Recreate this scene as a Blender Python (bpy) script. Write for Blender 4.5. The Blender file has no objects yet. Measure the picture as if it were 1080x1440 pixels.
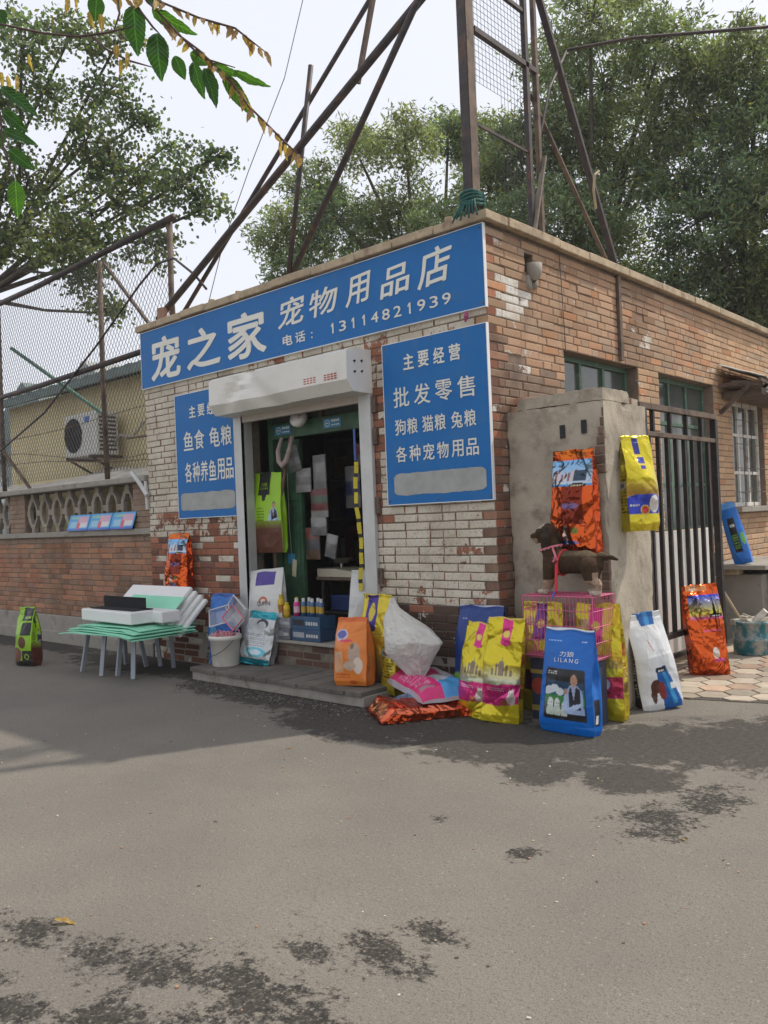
import bpy, math, random
import numpy as np
from mathutils import Vector, Matrix

R = math.radians
rng = np.random.default_rng(7)
random.seed(7)
SC = bpy.context.scene
COL = SC.collection

# ------------------------------------------------------------------ camera
cam_d = bpy.data.cameras.new('camera')
cam = bpy.data.objects.new('camera', cam_d)
COL.objects.link(cam)
_yaw, _pit, _rol = -0.735, 0.008, -0.041
_f = Vector((math.sin(_yaw) * math.cos(_pit), math.cos(_yaw) * math.cos(_pit), math.sin(_pit)))
_r = Vector((math.cos(_yaw), -math.sin(_yaw), 0))
_u = _r.cross(_f)
_r2 = _r * math.cos(_rol) + _u * math.sin(_rol)
_u2 = -_r * math.sin(_rol) + _u * math.cos(_rol)
M = Matrix((_r2, _u2, -_f)).transposed().to_4x4()
M.translation = Vector((3.709, -5.397, 1.5))
cam.matrix_world = M
cam_d.sensor_fit = 'VERTICAL'
cam_d.sensor_height = 36
cam_d.lens = 1176.4 / 1440 * 36
cam_d.clip_start = 0.05
cam_d.clip_end = 3000
SC.camera = cam

# ------------------------------------------------------------------ world, sun, exposure
SUNV = Vector((1.35, 2.6, 3.86)).normalized()
w = bpy.data.worlds.new('World')
SC.world = w
w.use_nodes = True
nt = w.node_tree
nt.nodes.clear()
sky = nt.nodes.new('ShaderNodeTexSky')
sky.sky_type = 'NISHITA'
sky.sun_disc = False
sky.sun_elevation = math.asin(SUNV.z)
sky.sun_rotation = math.atan2(SUNV.x, SUNV.y)
sky.dust_density = 4
mixw = nt.nodes.new('ShaderNodeMix'); mixw.data_type = 'RGBA'
mixw.inputs[0].default_value = 0.80
mixw.inputs[7].default_value = (8.0, 8.15, 8.7, 1)
bg = nt.nodes.new('ShaderNodeBackground'); bg.inputs[1].default_value = 0.10
out = nt.nodes.new('ShaderNodeOutputWorld')
nt.links.new(sky.outputs[0], mixw.inputs[6]); nt.links.new(mixw.outputs[2], bg.inputs[0])
nt.links.new(bg.outputs[0], out.inputs[0])
sd = bpy.data.lights.new('sun', 'SUN'); sd.energy = 2.7; sd.angle = R(1.2); sd.color = (1, .93, .82)
so = bpy.data.objects.new('sun', sd); COL.objects.link(so)
so.rotation_euler = (-SUNV).to_track_quat('-Z', 'Y').to_euler()
so.location = (0, 10, 20)
SC.view_settings.view_transform = 'Standard'
SC.view_settings.look = 'None'
SC.view_settings.exposure = 0.40
SC.view_settings.gamma = 1
SC.view_settings.use_curve_mapping = False

# ------------------------------------------------------------------ helpers
WL = {}
def tag(o, label=None, cat=None, group=None, kind=None):
    if label: o['label'] = label
    if cat: o['category'] = cat
    if group: o['group'] = group
    if kind: o['kind'] = kind
    return o
def thing(name, label, cat, loc, group=None):
    o = bpy.data.objects.new(name, None); COL.objects.link(o)
    o.empty_display_size = .1
    o.location = loc; WL[o.name] = Vector(loc)
    return tag(o, label, cat, group)

class MB:
    def __init__(s):
        s.v = []; s.f = []; s.c = []; s.p = []; s.n = 0; s.hc = False; s.hp = False
    def add(s, vs, fs, col=None, paint=0.0):
        vs = np.asarray(vs, float).reshape(-1, 3)
        s.v.append(vs); n = s.n
        s.f += [tuple(i + n for i in f) for f in fs]
        if col is None: cc = np.ones((len(vs), 3))
        else:
            s.hc = True; cc = np.asarray(col, float)
            if cc.ndim == 1: cc = np.tile(cc, (len(vs), 1))
        s.c.append(cc)
        if paint: s.hp = True
        s.p.append(np.full(len(vs), float(paint)))
        s.n += len(vs)
        return s
    def bx(s, x0, x1, y0, y1, z0, z1, col=None, M=None, paint=0.0):
        v = np.array([(x, y, z) for x in (x0, x1) for y in (y0, y1) for z in (z0, z1)], float)
        if M is not None: v = tf(v, M)
        return s.add(v, [(0, 1, 3, 2), (4, 6, 7, 5), (0, 4, 5, 1), (2, 3, 7, 6), (0, 2, 6, 4), (1, 5, 7, 3)], col, paint)
    def bar(s, a, b, wx, wy=None, col=None, up=(0, 0, 1)):
        a, b = Vector(a), Vector(b); wy = wy or wx
        d = (b - a); L = d.length; d.normalize()
        u = Vector(up)
        if abs(d.dot(u)) > .98: u = Vector((1, 0, 0))
        x = d.cross(u).normalized(); y = x.cross(d)
        vs = []
        for t in (0, L):
            for sx, sy in ((-1, -1), (1, -1), (1, 1), (-1, 1)):
                vs.append(a + d * t + x * sx * wx / 2 + y * sy * wy / 2)
        return s.add([tuple(v) for v in vs], [(0, 1, 2, 3), (7, 6, 5, 4), (0, 4, 5, 1), (1, 5, 6, 2), (2, 6, 7, 3), (3, 7, 4, 0)], col)
    def tube(s, pts, r, n=8, col=None, cap=True):
        pts = [Vector(p) for p in pts]
        rr = r if hasattr(r, '__len__') else [r] * len(pts)
        vs = []; fs = []
        px = None
        for i, p in enumerate(pts):
            d = (pts[min(i + 1, len(pts) - 1)] - pts[max(i - 1, 0)]).normalized()
            if px is None:
                u = Vector((0, 0, 1)) if abs(d.z) < .95 else Vector((1, 0, 0))
                px = d.cross(u).normalized()
            else:
                px = (px - d * px.dot(d)).normalized()
            py = d.cross(px)
            for k in range(n):
                a = 2 * math.pi * k / n
                vs.append(tuple(p + (px * math.cos(a) + py * math.sin(a)) * rr[i]))
        for i in range(len(pts) - 1):
            for k in range(n):
                fs.append((i * n + k, i * n + (k + 1) % n, (i + 1) * n + (k + 1) % n, (i + 1) * n + k))
        if cap:
            fs.append(tuple(range(n - 1, -1, -1))); fs.append(tuple((len(pts) - 1) * n + k for k in range(n)))
        return s.add(vs, fs, col)
    def lathe(s, prof, n=24, c=(0, 0, 0), col=None, M=None):
        vs = []; fs = []
        for r, z in prof:
            for k in range(n):
                a = 2 * math.pi * k / n
                vs.append((r * math.cos(a), r * math.sin(a), z))
        for i in range(len(prof) - 1):
            for k in range(n):
                fs.append((i * n + k, i * n + (k + 1) % n, (i + 1) * n + (k + 1) % n, (i + 1) * n + k))
        v = np.array(vs)
        if M is not None: v = tf(v, M)
        v = v + np.array(c)
        return s.add(v, fs, col)
    def prism(s, poly, axis, a0, a1, col=None, M=None):
        # poly: 2-D outline in the plane across the axis
        n = len(poly); vs = []
        for t in (a0, a1):
            for p in poly:
                vs.append((t, p[0], p[1]) if axis == 'x' else (p[0], t, p[1]) if axis == 'y' else (p[0], p[1], t))
        fs = [tuple(range(n - 1, -1, -1)), tuple(range(n, 2 * n))] + [(k, (k + 1) % n, n + (k + 1) % n, n + k) for k in range(n)]
        v = np.array(vs, float)
        if M is not None: v = tf(v, M)
        return s.add(v, fs, col)
    def grid(s, A, col=None, closed=False):
        h, w_ = A.shape[:2]; fs = []
        for i in range(h - 1):
            for j in range(w_ if closed else w_ - 1):
                k = (j + 1) % w_
                fs.append((i * w_ + j, i * w_ + k, (i + 1) * w_ + k, (i + 1) * w_ + j))
        return s.add(A.reshape(-1, 3), fs, None if col is None else np.asarray(col).reshape(-1, 3))
    def build(s, name, mat, parent=None, smooth=False, bevel=0, kind=None, label=None, origin=None, thick=0):
        V = np.concatenate(s.v)
        lo, hi = V.min(0), V.max(0)
        o3 = np.array(origin) if origin is not None else np.array([(lo[0] + hi[0]) / 2, (lo[1] + hi[1]) / 2, lo[2] if parent is None else (lo[2] + hi[2]) / 2])
        me = bpy.data.meshes.new(name)
        me.from_pydata((V - o3).tolist(), [], s.f)
        if s.hc:
            C = np.concatenate(s.c); a = me.color_attributes.new('Col', 'FLOAT_COLOR', 'POINT')
            a.data.foreach_set('color', np.hstack([C, np.ones((len(C), 1))]).astype(np.float32).ravel())
        if s.hp:
            a = me.attributes.new('Paint', 'FLOAT', 'POINT'); a.data.foreach_set('value', np.concatenate(s.p).astype(np.float32))
        if smooth: me.shade_smooth()
        me.materials.append(mat)
        o = bpy.data.objects.new(name, me); COL.objects.link(o)
        if bevel:
            m = o.modifiers.new('b', 'BEVEL'); m.width = bevel; m.segments = 2; m.limit_method = 'ANGLE'; m.angle_limit = R(40)
        if thick:
            m = o.modifiers.new('t', 'SOLIDIFY'); m.thickness = thick; m.offset = 0
        O = Vector(o3)
        WL[o.name] = O
        if parent is not None:
            o.parent = parent; o.location = O - WL[parent.name]
        else: o.location = O
        if kind: o['kind'] = kind
        if label: o['label'] = label
        return o
def tf(v, M):
    A = np.array(M); v = np.asarray(v, float)
    return v @ A[:3, :3].T + A[:3, 3]
def T(x, y, z, rz=0, rx=0, ry=0):
    return Matrix.Translation((x, y, z)) @ Matrix.Rotation(rz, 4, 'Z') @ Matrix.Rotation(rx, 4, 'X') @ Matrix.Rotation(ry, 4, 'Y')

# ------------------------------------------------------------------ materials
MATS = {}
def newmat(name):
    m = bpy.data.materials.new(name); m.use_nodes = True
    nt = m.node_tree; b = nt.nodes['Principled BSDF']
    return m, nt, b
def N(nt, t, **k):
    n = nt.nodes.new(t)
    for a, v in k.items():
        if a.startswith('i_'): n.inputs[int(a[2:])].default_value = v
        else: setattr(n, a, v)
    return n
def noise_n(nt, vec, scale, detail=4, rough=.6):
    n = N(nt, 'ShaderNodeTexNoise'); n.inputs['Scale'].default_value = scale
    n.inputs['Detail'].default_value = detail; n.inputs['Roughness'].default_value = rough
    nt.links.new(vec, n.inputs['Vector']); return n.outputs['Fac']
def mrange(nt, x, a, b, c=0, d=1):
    n = N(nt, 'ShaderNodeMapRange'); nt.links.new(x, n.inputs[0])
    for i, v in enumerate((a, b, c, d)): n.inputs[i + 1].default_value = v
    return n.outputs[0]
def mixc(nt, fac, a, b, mode='MIX'):
    n = N(nt, 'ShaderNodeMix'); n.data_type = 'RGBA'; n.blend_type = mode
    for i, v in ((0, fac), (6, a), (7, b)):
        if isinstance(v, (int, float)): n.inputs[i].default_value = v
        elif isinstance(v, tuple): n.inputs[i].default_value = v + (1,) if len(v) == 3 else v
        else: nt.links.new(v, n.inputs[i])
    return n.outputs[2]
def mth(nt, op, a, b=0.0):
    n = N(nt, 'ShaderNodeMath'); n.operation = op
    for i, v in ((0, a), (1, b)):
        if isinstance(v, (int, float)): n.inputs[i].default_value = v
        else: nt.links.new(v, n.inputs[i])
    return n.outputs[0]
def bumpn(nt, b, h, strength, dist):
    n = N(nt, 'ShaderNodeBump'); n.inputs['Strength'].default_value = strength; n.inputs['Distance'].default_value = dist
    nt.links.new(h, n.inputs['Height']); nt.links.new(n.outputs[0], b.inputs['Normal'])
def mat(name, base=(.5, .5, .5), rough=.7, metal=0., var=.15, vs=5., bump=.3, bs=40., bd=.003, attr=False,
        dirt=None, dsc=3., dth=.55, trans=0., alpha=1., spec=.5, coat=0.):
    if name in MATS: return MATS[name]
    m, nt, b = newmat(name)
    tc = N(nt, 'ShaderNodeNewGeometry').outputs['Position']
    if attr:
        a = N(nt, 'ShaderNodeAttribute'); a.attribute_name = 'Col'; c = a.outputs['Color']
    else:
        rgb = N(nt, 'ShaderNodeRGB'); rgb.outputs[0].default_value = base + (1,); c = rgb.outputs[0]
    if var:
        n1 = noise_n(nt, tc, vs, 5)
        v = mrange(nt, n1, .25, .75, 1 - var, 1 + var)
        cb = N(nt, 'ShaderNodeCombineColor')
        for i in range(3): nt.links.new(v, cb.inputs[i])
        c = mixc(nt, 1.0, c, cb.outputs[0], 'MULTIPLY')
    if dirt:
        n2 = noise_n(nt, tc, dsc, 8, .7)
        c = mixc(nt, mrange(nt, n2, dth - .08, dth + .1), c, dirt)
    nt.links.new(c, b.inputs['Base Color'])
    b.inputs['Roughness'].default_value = rough; b.inputs['Metallic'].default_value = metal
    b.inputs['Specular IOR Level'].default_value = spec
    b.inputs['Coat Weight'].default_value = coat
    b.inputs['Transmission Weight'].default_value = trans; b.inputs['Alpha'].default_value = alpha
    if bump: bumpn(nt, b, noise_n(nt, tc, bs, 6, .65), bump, bd)
    MATS[name] = m
    return m

def crumple_bump(m, scale, dist, strength=1.0):
    nt = m.node_tree; b = nt.nodes['Principled BSDF']; P = N(nt, 'ShaderNodeNewGeometry').outputs['Position']
    nz = N(nt, 'ShaderNodeTexNoise'); nz.inputs['Scale'].default_value = scale * .5; nz.inputs['Detail'].default_value = 3; nt.links.new(P, nz.inputs['Vector'])
    mu = N(nt, 'ShaderNodeVectorMath'); mu.operation = 'SCALE'; mu.inputs[3].default_value = .22; nt.links.new(nz.outputs['Color'], mu.inputs[0])
    ad = N(nt, 'ShaderNodeVectorMath'); ad.operation = 'ADD'; nt.links.new(P, ad.inputs[0]); nt.links.new(mu.outputs[0], ad.inputs[1])
    st = N(nt, 'ShaderNodeVectorMath'); st.operation = 'MULTIPLY'; st.inputs[1].default_value = (1.15, 1.15, .75); nt.links.new(ad.outputs[0], st.inputs[0])
    v1 = N(nt, 'ShaderNodeTexVoronoi'); v1.inputs['Scale'].default_value = scale; nt.links.new(st.outputs[0], v1.inputs['Vector'])
    v2 = N(nt, 'ShaderNodeTexVoronoi'); v2.inputs['Scale'].default_value = scale * 2.3; nt.links.new(st.outputs[0], v2.inputs['Vector'])
    h = mth(nt, 'ADD', v1.outputs['Distance'], mth(nt, 'MULTIPLY', v2.outputs['Distance'], .35))
    bumpn(nt, b, h, strength, dist)
def brick_mat(name, wash=(.64, .59, .49), grime=(.22, .17, .13)):
    m, nt, b = newmat(name)
    P = N(nt, 'ShaderNodeNewGeometry').outputs['Position']
    a = N(nt, 'ShaderNodeAttribute'); a.attribute_name = 'Col'
    p = N(nt, 'ShaderNodeAttribute'); p.attribute_name = 'Paint'
    n1 = noise_n(nt, P, 4.6, 9, .68); n2 = noise_n(nt, P, 45, 6, .7); n3 = noise_n(nt, P, 3.2, 5, .6)
    v = mrange(nt, n2, .25, .75, .72, 1.25)
    cb = N(nt, 'ShaderNodeCombineColor')
    for i in range(3): nt.links.new(v, cb.inputs[i])
    col = mixc(nt, 1.0, a.outputs['Color'], cb.outputs[0], 'MULTIPLY')
    k = mth(nt, 'ADD', p.outputs['Fac'], mth(nt, 'MULTIPLY', mth(nt, 'SUBTRACT', n1, .5), 2.9))
    k = mth(nt, 'ADD', k, mth(nt, 'MULTIPLY', mth(nt, 'SUBTRACT', n2, .5), .7))
    mask = mrange(nt, k, .5, .54)
    nx_ = N(nt, 'ShaderNodeSeparateXYZ'); nt.links.new(N(nt, 'ShaderNodeNewGeometry').outputs['True Normal'], nx_.inputs[0])
    if name.startswith('white'): mask = mth(nt, 'MULTIPLY', mask, mrange(nt, nx_.outputs[0], .5, .6, 1, 0))
    n5 = noise_n(nt, P, 1.3, 8, .75)
    wc = mixc(nt, mrange(nt, n3, .38, .66), wash, (.50, .44, .345))
    wc = mixc(nt, mrange(nt, n5, .52, .68, 0, .8), wc, (.27, .21, .155))
    wc = mixc(nt, mrange(nt, n2, .53, .72), wc, grime)
    if not name.startswith('white'): col = mixc(nt, mrange(nt, n3, .35, .7, .12, .55), col, (.42, .305, .205))
    col = mixc(nt, mask, col, wc)
    nt.links.new(col, b.inputs['Base Color'])
    b.inputs['Roughness'].default_value = .9; b.inputs['Specular IOR Level'].default_value = .2
    h = mth(nt, 'ADD', mth(nt, 'MULTIPLY', n2, .7), mth(nt, 'MULTIPLY', mask, .35))
    bumpn(nt, b, h, .6, .006)
    return m
M_BRICK = brick_mat('whitewashed_brick')
M_BRICK3 = brick_mat('yard_wall_brick')
M_BRICK2 = brick_mat('weathered_brick', wash=(.70, .67, .62))
M_MORTAR = mat('mortar', (.16, .13, .10), .95, var=.35, vs=14, bump=.6, bs=60)
M_MORTAR2 = mat('mortar_side', (.21, .155, .115), .95, var=.35, vs=9, bump=.6, bs=60)
M_CONC = mat('concrete', (.30, .275, .235), .9, var=.25, vs=4, bump=.5, bs=35, dirt=(.14, .12, .10), dsc=4, dth=.62)
M_CONC2 = mat('pillar_render', (.42, .365, .285), .95, var=.30, vs=2.2, bump=.7, bs=45, bd=.006, dirt=(.20, .16, .12), dsc=3.4, dth=.575)
M_COPING = mat('coping_stone', (.42, .33, .22), .9, var=.3, vs=7, bump=.6, bs=30, dirt=(.22, .15, .10), dsc=5, dth=.60)
M_STEEL = mat('rusty_dark_steel', (.055, .045, .045), .6, .3, var=.5, vs=12, bump=.3, bs=60, dirt=(.14, .075, .045), dsc=7, dth=.60)
M_STEEL2 = mat('rusty_brown_steel', (.15, .105, .075), .75, .2, var=.35, vs=9, bump=.3, bs=60, dirt=(.06, .045, .04), dsc=6, dth=.55)
M_WHITE = mat('shutter_paint', (.70, .68, .62), .45, var=.07, vs=5, bump=.08, bs=20, dirt=(.40, .36, .30), dsc=6, dth=.70)
M_ALU = mat('dull_aluminium', (.52, .52, .50), .5, .3, var=.12, vs=5, bump=.1)
M_BLUE = mat('sign_blue', (.005, .135, .40), .5, spec=.3, var=.10, vs=1.7, bump=.06, bs=9, bd=.01, dirt=(.035, .15, .34), dsc=3.5, dth=.60)
M_LET = mat('lettering_white', (.74, .72, .64), .55, var=.05, bump=0)
M_EDGE = mat('sign_edge', (.75, .75, .74), .4, var=.05, bump=0)
M_SMEAR = mat('paint_smear', (.34, .345, .33), .7, var=.16, vs=9, bump=.5, bs=25)
M_DARK = mat('dark_void', (.02, .02, .022), .8, var=.2, bump=.2)
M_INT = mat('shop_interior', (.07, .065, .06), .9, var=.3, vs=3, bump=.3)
M_GREEN = mat('old_green_paint', (.04, .11, .055), .55, var=.25, vs=6, bump=.25, bs=30, dirt=(.03, .06, .035), dsc=5, dth=.58)
M_GREENW = mat('window_green_paint', (.07, .135, .09), .6, var=.25, vs=6, bump=.25, bs=30, dirt=(.25, .28, .2), dsc=9, dth=.62)
M_WOODW = mat('window_white_paint', (.68, .66, .60), .7, var=.2, vs=6, bump=.3, dirt=(.3, .22, .16), dsc=9, dth=.62)
M_GLASS = mat('window_glass', (.09, .10, .09), .12, var=.3, vs=3, bump=.05, bs=6, spec=.6)
M_YEL = mat('yellow_render', (.72, .61, .36), .9, var=.08, vs=2, bump=.2, bs=30, dirt=(.40, .30, .16), dsc=1.6, dth=.64)
M_SHEET = mat('green_roof_sheet', (.17, .22, .21), .6, .2, var=.25, vs=4, bump=.2)
M_TARP = mat('weathered_tarp', (.60, .56, .50), .85, var=.2, vs=4, bump=.7, bs=12, bd=.02, dirt=(.30, .12, .09), dsc=2.4, dth=.60)
M_WIRE = mat('galvanised_wire', (.10, .10, .10), .6, .4, var=.3, bump=0)
M_ASPH = None

def asphalt():
    m, nt, b = newmat('dusty_asphalt')
    P = N(nt, 'ShaderNodeNewGeometry').outputs['Position']
    n1 = noise_n(nt, P, 150, 2, .6); n2 = noise_n(nt, P, 30, 7, .78); n3 = noise_n(nt, P, .8, 6, .6); n4 = noise_n(nt, P, 6, 8, .72); n6 = noise_n(nt, P, 62, 2, .5)
    c = mixc(nt, mrange(nt, n3, .35, .65), (.165, .150, .128), (.210, .188, .156))
    c = mixc(nt, mrange(nt, n1, .50, .72), c, (.085, .078, .068))
    c = mixc(nt, mrange(nt, n6, .60, .70, 0, .8), c, (.11, .10, .088))
    c = mixc(nt, mrange(nt, n1, .30, .18), c, (.42, .38, .32))
    c = mixc(nt, mrange(nt, n6, .34, .24, 0, .8), c, (.36, .33, .28))
    c = mixc(nt, mrange(nt, n2, .58, .70, 0, .55), c, (.29, .26, .215))
    c = mixc(nt, mrange(nt, n4, .55, .68, 0, .35), c, (.13, .118, .10))
    vo = N(nt, 'ShaderNodeTexVoronoi'); vo.feature = 'DISTANCE_TO_EDGE'; vo.inputs['Scale'].default_value = .42
    wv_ = N(nt, 'ShaderNodeVectorMath'); wv_.operation = 'ADD'; nz_ = N(nt, 'ShaderNodeTexNoise'); nz_.inputs['Scale'].default_value = 2.2; nz_.inputs['Detail'].default_value = 7
    nt.links.new(P, nz_.inputs['Vector']); nt.links.new(P, wv_.inputs[0]); nt.links.new(nz_.outputs['Color'], wv_.inputs[1]); nt.links.new(wv_.outputs[0], vo.inputs['Vector'])
    c = mixc(nt, mth(nt, 'MULTIPLY', mrange(nt, vo.outputs['Distance'], .0035, .0008), mrange(nt, n3, .52, .64, 0, .35)), c, (.07, .06, .05))
    # stains: noise-edged ellipses at fixed places on the road
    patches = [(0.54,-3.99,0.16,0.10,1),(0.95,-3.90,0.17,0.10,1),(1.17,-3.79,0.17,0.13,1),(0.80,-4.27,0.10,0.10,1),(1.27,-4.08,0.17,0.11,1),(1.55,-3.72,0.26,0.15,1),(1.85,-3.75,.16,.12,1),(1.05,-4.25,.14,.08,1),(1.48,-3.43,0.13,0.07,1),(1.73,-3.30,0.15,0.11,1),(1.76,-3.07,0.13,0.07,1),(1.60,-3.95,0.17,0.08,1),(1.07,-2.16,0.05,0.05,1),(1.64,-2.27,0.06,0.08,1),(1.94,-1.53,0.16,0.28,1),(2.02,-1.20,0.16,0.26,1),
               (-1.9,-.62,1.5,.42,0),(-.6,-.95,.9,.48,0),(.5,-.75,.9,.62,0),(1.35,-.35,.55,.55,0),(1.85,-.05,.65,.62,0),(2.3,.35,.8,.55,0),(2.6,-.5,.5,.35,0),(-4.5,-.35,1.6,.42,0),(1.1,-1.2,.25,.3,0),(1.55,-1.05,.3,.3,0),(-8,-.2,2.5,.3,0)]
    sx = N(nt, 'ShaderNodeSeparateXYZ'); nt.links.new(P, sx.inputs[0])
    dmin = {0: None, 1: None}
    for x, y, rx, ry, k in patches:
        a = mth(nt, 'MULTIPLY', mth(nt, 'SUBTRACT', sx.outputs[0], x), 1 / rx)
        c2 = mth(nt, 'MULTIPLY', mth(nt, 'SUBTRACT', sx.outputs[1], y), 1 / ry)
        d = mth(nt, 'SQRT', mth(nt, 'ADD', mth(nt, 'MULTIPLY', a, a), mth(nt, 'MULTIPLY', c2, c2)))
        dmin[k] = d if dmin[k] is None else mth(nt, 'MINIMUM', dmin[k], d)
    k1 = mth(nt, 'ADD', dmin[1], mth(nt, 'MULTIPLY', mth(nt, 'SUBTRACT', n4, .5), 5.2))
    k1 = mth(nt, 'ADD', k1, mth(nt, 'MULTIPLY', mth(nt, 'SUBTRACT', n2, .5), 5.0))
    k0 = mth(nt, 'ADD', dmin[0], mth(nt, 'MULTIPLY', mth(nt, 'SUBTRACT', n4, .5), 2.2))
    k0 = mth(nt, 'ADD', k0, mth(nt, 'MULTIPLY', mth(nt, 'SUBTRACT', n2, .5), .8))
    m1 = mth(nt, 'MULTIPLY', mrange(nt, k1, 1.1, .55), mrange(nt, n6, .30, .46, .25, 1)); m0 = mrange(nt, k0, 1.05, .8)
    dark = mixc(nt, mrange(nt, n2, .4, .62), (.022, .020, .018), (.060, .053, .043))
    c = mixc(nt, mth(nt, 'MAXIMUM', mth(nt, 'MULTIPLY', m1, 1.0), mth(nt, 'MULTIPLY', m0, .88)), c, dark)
    nt.links.new(c, b.inputs['Base Color'])
    b.inputs['Roughness'].default_value = .88; b.inputs['Specular IOR Level'].default_value = .3
    h = mth(nt, 'ADD', mth(nt, 'MULTIPLY', n1, .7), mth(nt, 'ADD', n6, mth(nt, 'MULTIPLY', n2, .8)))
    bumpn(nt, b, h, .8, .006)
    return m
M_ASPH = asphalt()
M_PAVE = mat('hex_paver', (.36, .30, .22), .9, attr=True, var=.2, vs=8, bump=.4, bs=40)

# ------------------------------------------------------------------ ground
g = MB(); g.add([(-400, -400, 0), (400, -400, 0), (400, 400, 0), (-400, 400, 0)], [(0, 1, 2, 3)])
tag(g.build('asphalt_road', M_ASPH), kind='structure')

# paving of hexagons east of the side wall, joints recessed
KD = Vector((math.cos(R(16)), math.sin(R(16)), 0)); KP = Vector((-KD.y, KD.x, 0)); KO = Vector((1.01, .97, 0))
pb = MB()
b0 = [KO - KD * 1.2, KO + KD * 4.5, KO + KD * 4.5 + KP * 6, KO - KD * 1.2 + KP * 6]
pb.add([(p.x, p.y, .004) for p in b0], [(0, 1, 2, 3)])
pave = tag(pb.build('paving', mat('paving_joint', (.07, .06, .05), .95, bump=.5)), kind='structure')
HS = .135
cnt = 0
for j in range(0, 26):
    for i in range(-5, 20):
        a = i * HS * 1.5 + .0; bq = (j + (.5 if i % 2 else 0)) * HS * math.sqrt(3) + .06
        cpt = KO + KD * a + KP * bq
        if cpt.x < .02 and cpt.y < 6.6: continue
        if cpt.x > 4.2 or bq > 5.2 or (cpt.x < .9 and cpt.y < .85): continue
        dx, dy = cpt.x - 3.7, cpt.y + 5.4
        if dx * .742 - dy * .67 > .5 * (-dx * .67 + dy * .742): continue
        v = []
        tz = rng.uniform(.012, .018)
        for s_, zz in ((.94, 0.004), (.94, tz - .003), (.89, tz)):
            for k in range(6):
                an = R(60 * k)
                q = cpt + (KD * math.cos(an) + KP * math.sin(an)) * HS * s_
                if (q - KO).dot(KP) < 0.0: q = q - KP * (q - KO).dot(KP)
                v.append((q.x, q.y, zz))
        fs = [tuple(range(12, 18))] + [(r * 6 + k, r * 6 + (k + 1) % 6, r * 6 + 6 + (k + 1) % 6, r * 6 + 6 + k) for r in (0, 1) for k in range(6)]
        t_ = rng.uniform(.6, 1.15); cc = np.array([.37, .315, .245]) * t_ if rng.random() < .8 else np.array([.40, .28, .20]) * t_
        hm = MB().add(v, fs, cc)
        hm.build('paver', M_PAVE, pave); cnt += 1

# ------------------------------------------------------------------ bricks
RH = .0695
def courses(L, z0, z1, openings, seed, tooth=None):
    """list of (a0,a1,z,row) along a wall of length L"""
    r = random.Random(seed); outl = []
    nrow = int(round((z1 - z0) / RH))
    for i in range(nrow):
        zb = z0 + i * RH; zm = zb + RH / 2
        segs = [(tooth if (tooth and i % 2) else 0.0, L)]
        for (o0, o1, oz0, oz1) in openings:
            if oz0 < zm < oz1:
                ns = []
                for a, b_ in segs:
                    if o1 <= a or o0 >= b_: ns.append((a, b_)); continue
                    if a < o0: ns.append((a, o0))
                    if o1 < b_: ns.append((o1, b_))
                segs = ns
        for a, b_ in segs:
            x = a; first = True
            while x < b_ - .02:
                ln = .265 if r.random() < .72 else .135
                if first: ln = .265 if i % 2 else .20
                if tooth is not None and first and a < .2: ln = .265
                if b_ - (x + ln) < .07: ln = b_ - x
                outl.append((x, min(x + ln, b_), zb, i, first)); x += ln; first = False
    return outl
def brick_geo(mb, o, u, n, a0, a1, z, col, paint, r, depth=.03, RH=RH):
    proud = r.uniform(-.003, .004)
    if r.random() < .02: proud = -.007
    g_ = .0042; gh = .0022
    p = []
    x0, x1, y0, y1 = a0 + gh, a1 - gh, z + g_, z + RH - g_
    j = lambda: r.uniform(-.0025, .0025)
    cs = [(x0 + j(), y0 + j()), (x1 + j(), y0 + j()), (x1 + j(), y1 + j()), (x0 + j(), y1 + j())]
    ch = .006
    ins = [(ch, ch), (-ch, ch), (-ch, -ch), (ch, -ch)]
    for (x, y) in cs: p.append(o + u * x + Vector((0, 0, y)) - n * depth)
    for (x, y) in cs: p.append(o + u * x + Vector((0, 0, y)) + n * (proud - ch * .8))
    for (x, y), (ix, iy) in zip(cs, ins): p.append(o + u * (x + ix) + Vector((0, 0, y + iy)) + n * (proud + r.uniform(-.0012, .0012)))
    fs = [(8, 9, 10, 11)]
    for b_ in (0, 4):
        for k in range(4): fs.append((b_ + k, b_ + (k + 1) % 4, b_ + 4 + (k + 1) % 4, b_ + 4 + k))
    if (u.cross(Vector((0, 0, 1)))).dot(n) < 0: fs = [f[::-1] for f in fs]
    mb.add([tuple(q) for q in p], fs, col, paint + 1e-4)
CAMP = Vector((3.709, -5.397, 1.5))
def wall_body(mb, o, u, n, L, z0, z1, openings, thick):
    us = sorted(set([0, L] + [a for op in openings for a in op[:2]])); zs = sorted(set([z0, z1] + [a for op in openings for a in op[2:]]))
    us = [a for a in us if 0 <= a <= L]; zs = [z for z in zs if z0 <= z <= z1]
    for i in range(len(us) - 1):
        for k in range(len(zs) - 1):
            um, zm = (us[i] + us[i + 1]) / 2, (zs[k] + zs[k + 1]) / 2
            if any(a < um < b_ and c < zm < d for a, b_, c, d in openings): continue
            p = []
            for dn in (-.008, -thick):
                for a, z in ((us[i], zs[k]), (us[i + 1], zs[k]), (us[i + 1], zs[k + 1]), (us[i], zs[k + 1])):
                    p.append(tuple(o + u * a + Vector((0, 0, z)) + n * dn))
            mb.add(p, [(0, 1, 2, 3), (7, 6, 5, 4), (0, 4, 5, 1), (1, 5, 6, 2), (2, 6, 7, 3), (3, 7, 4, 0)])

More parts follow.
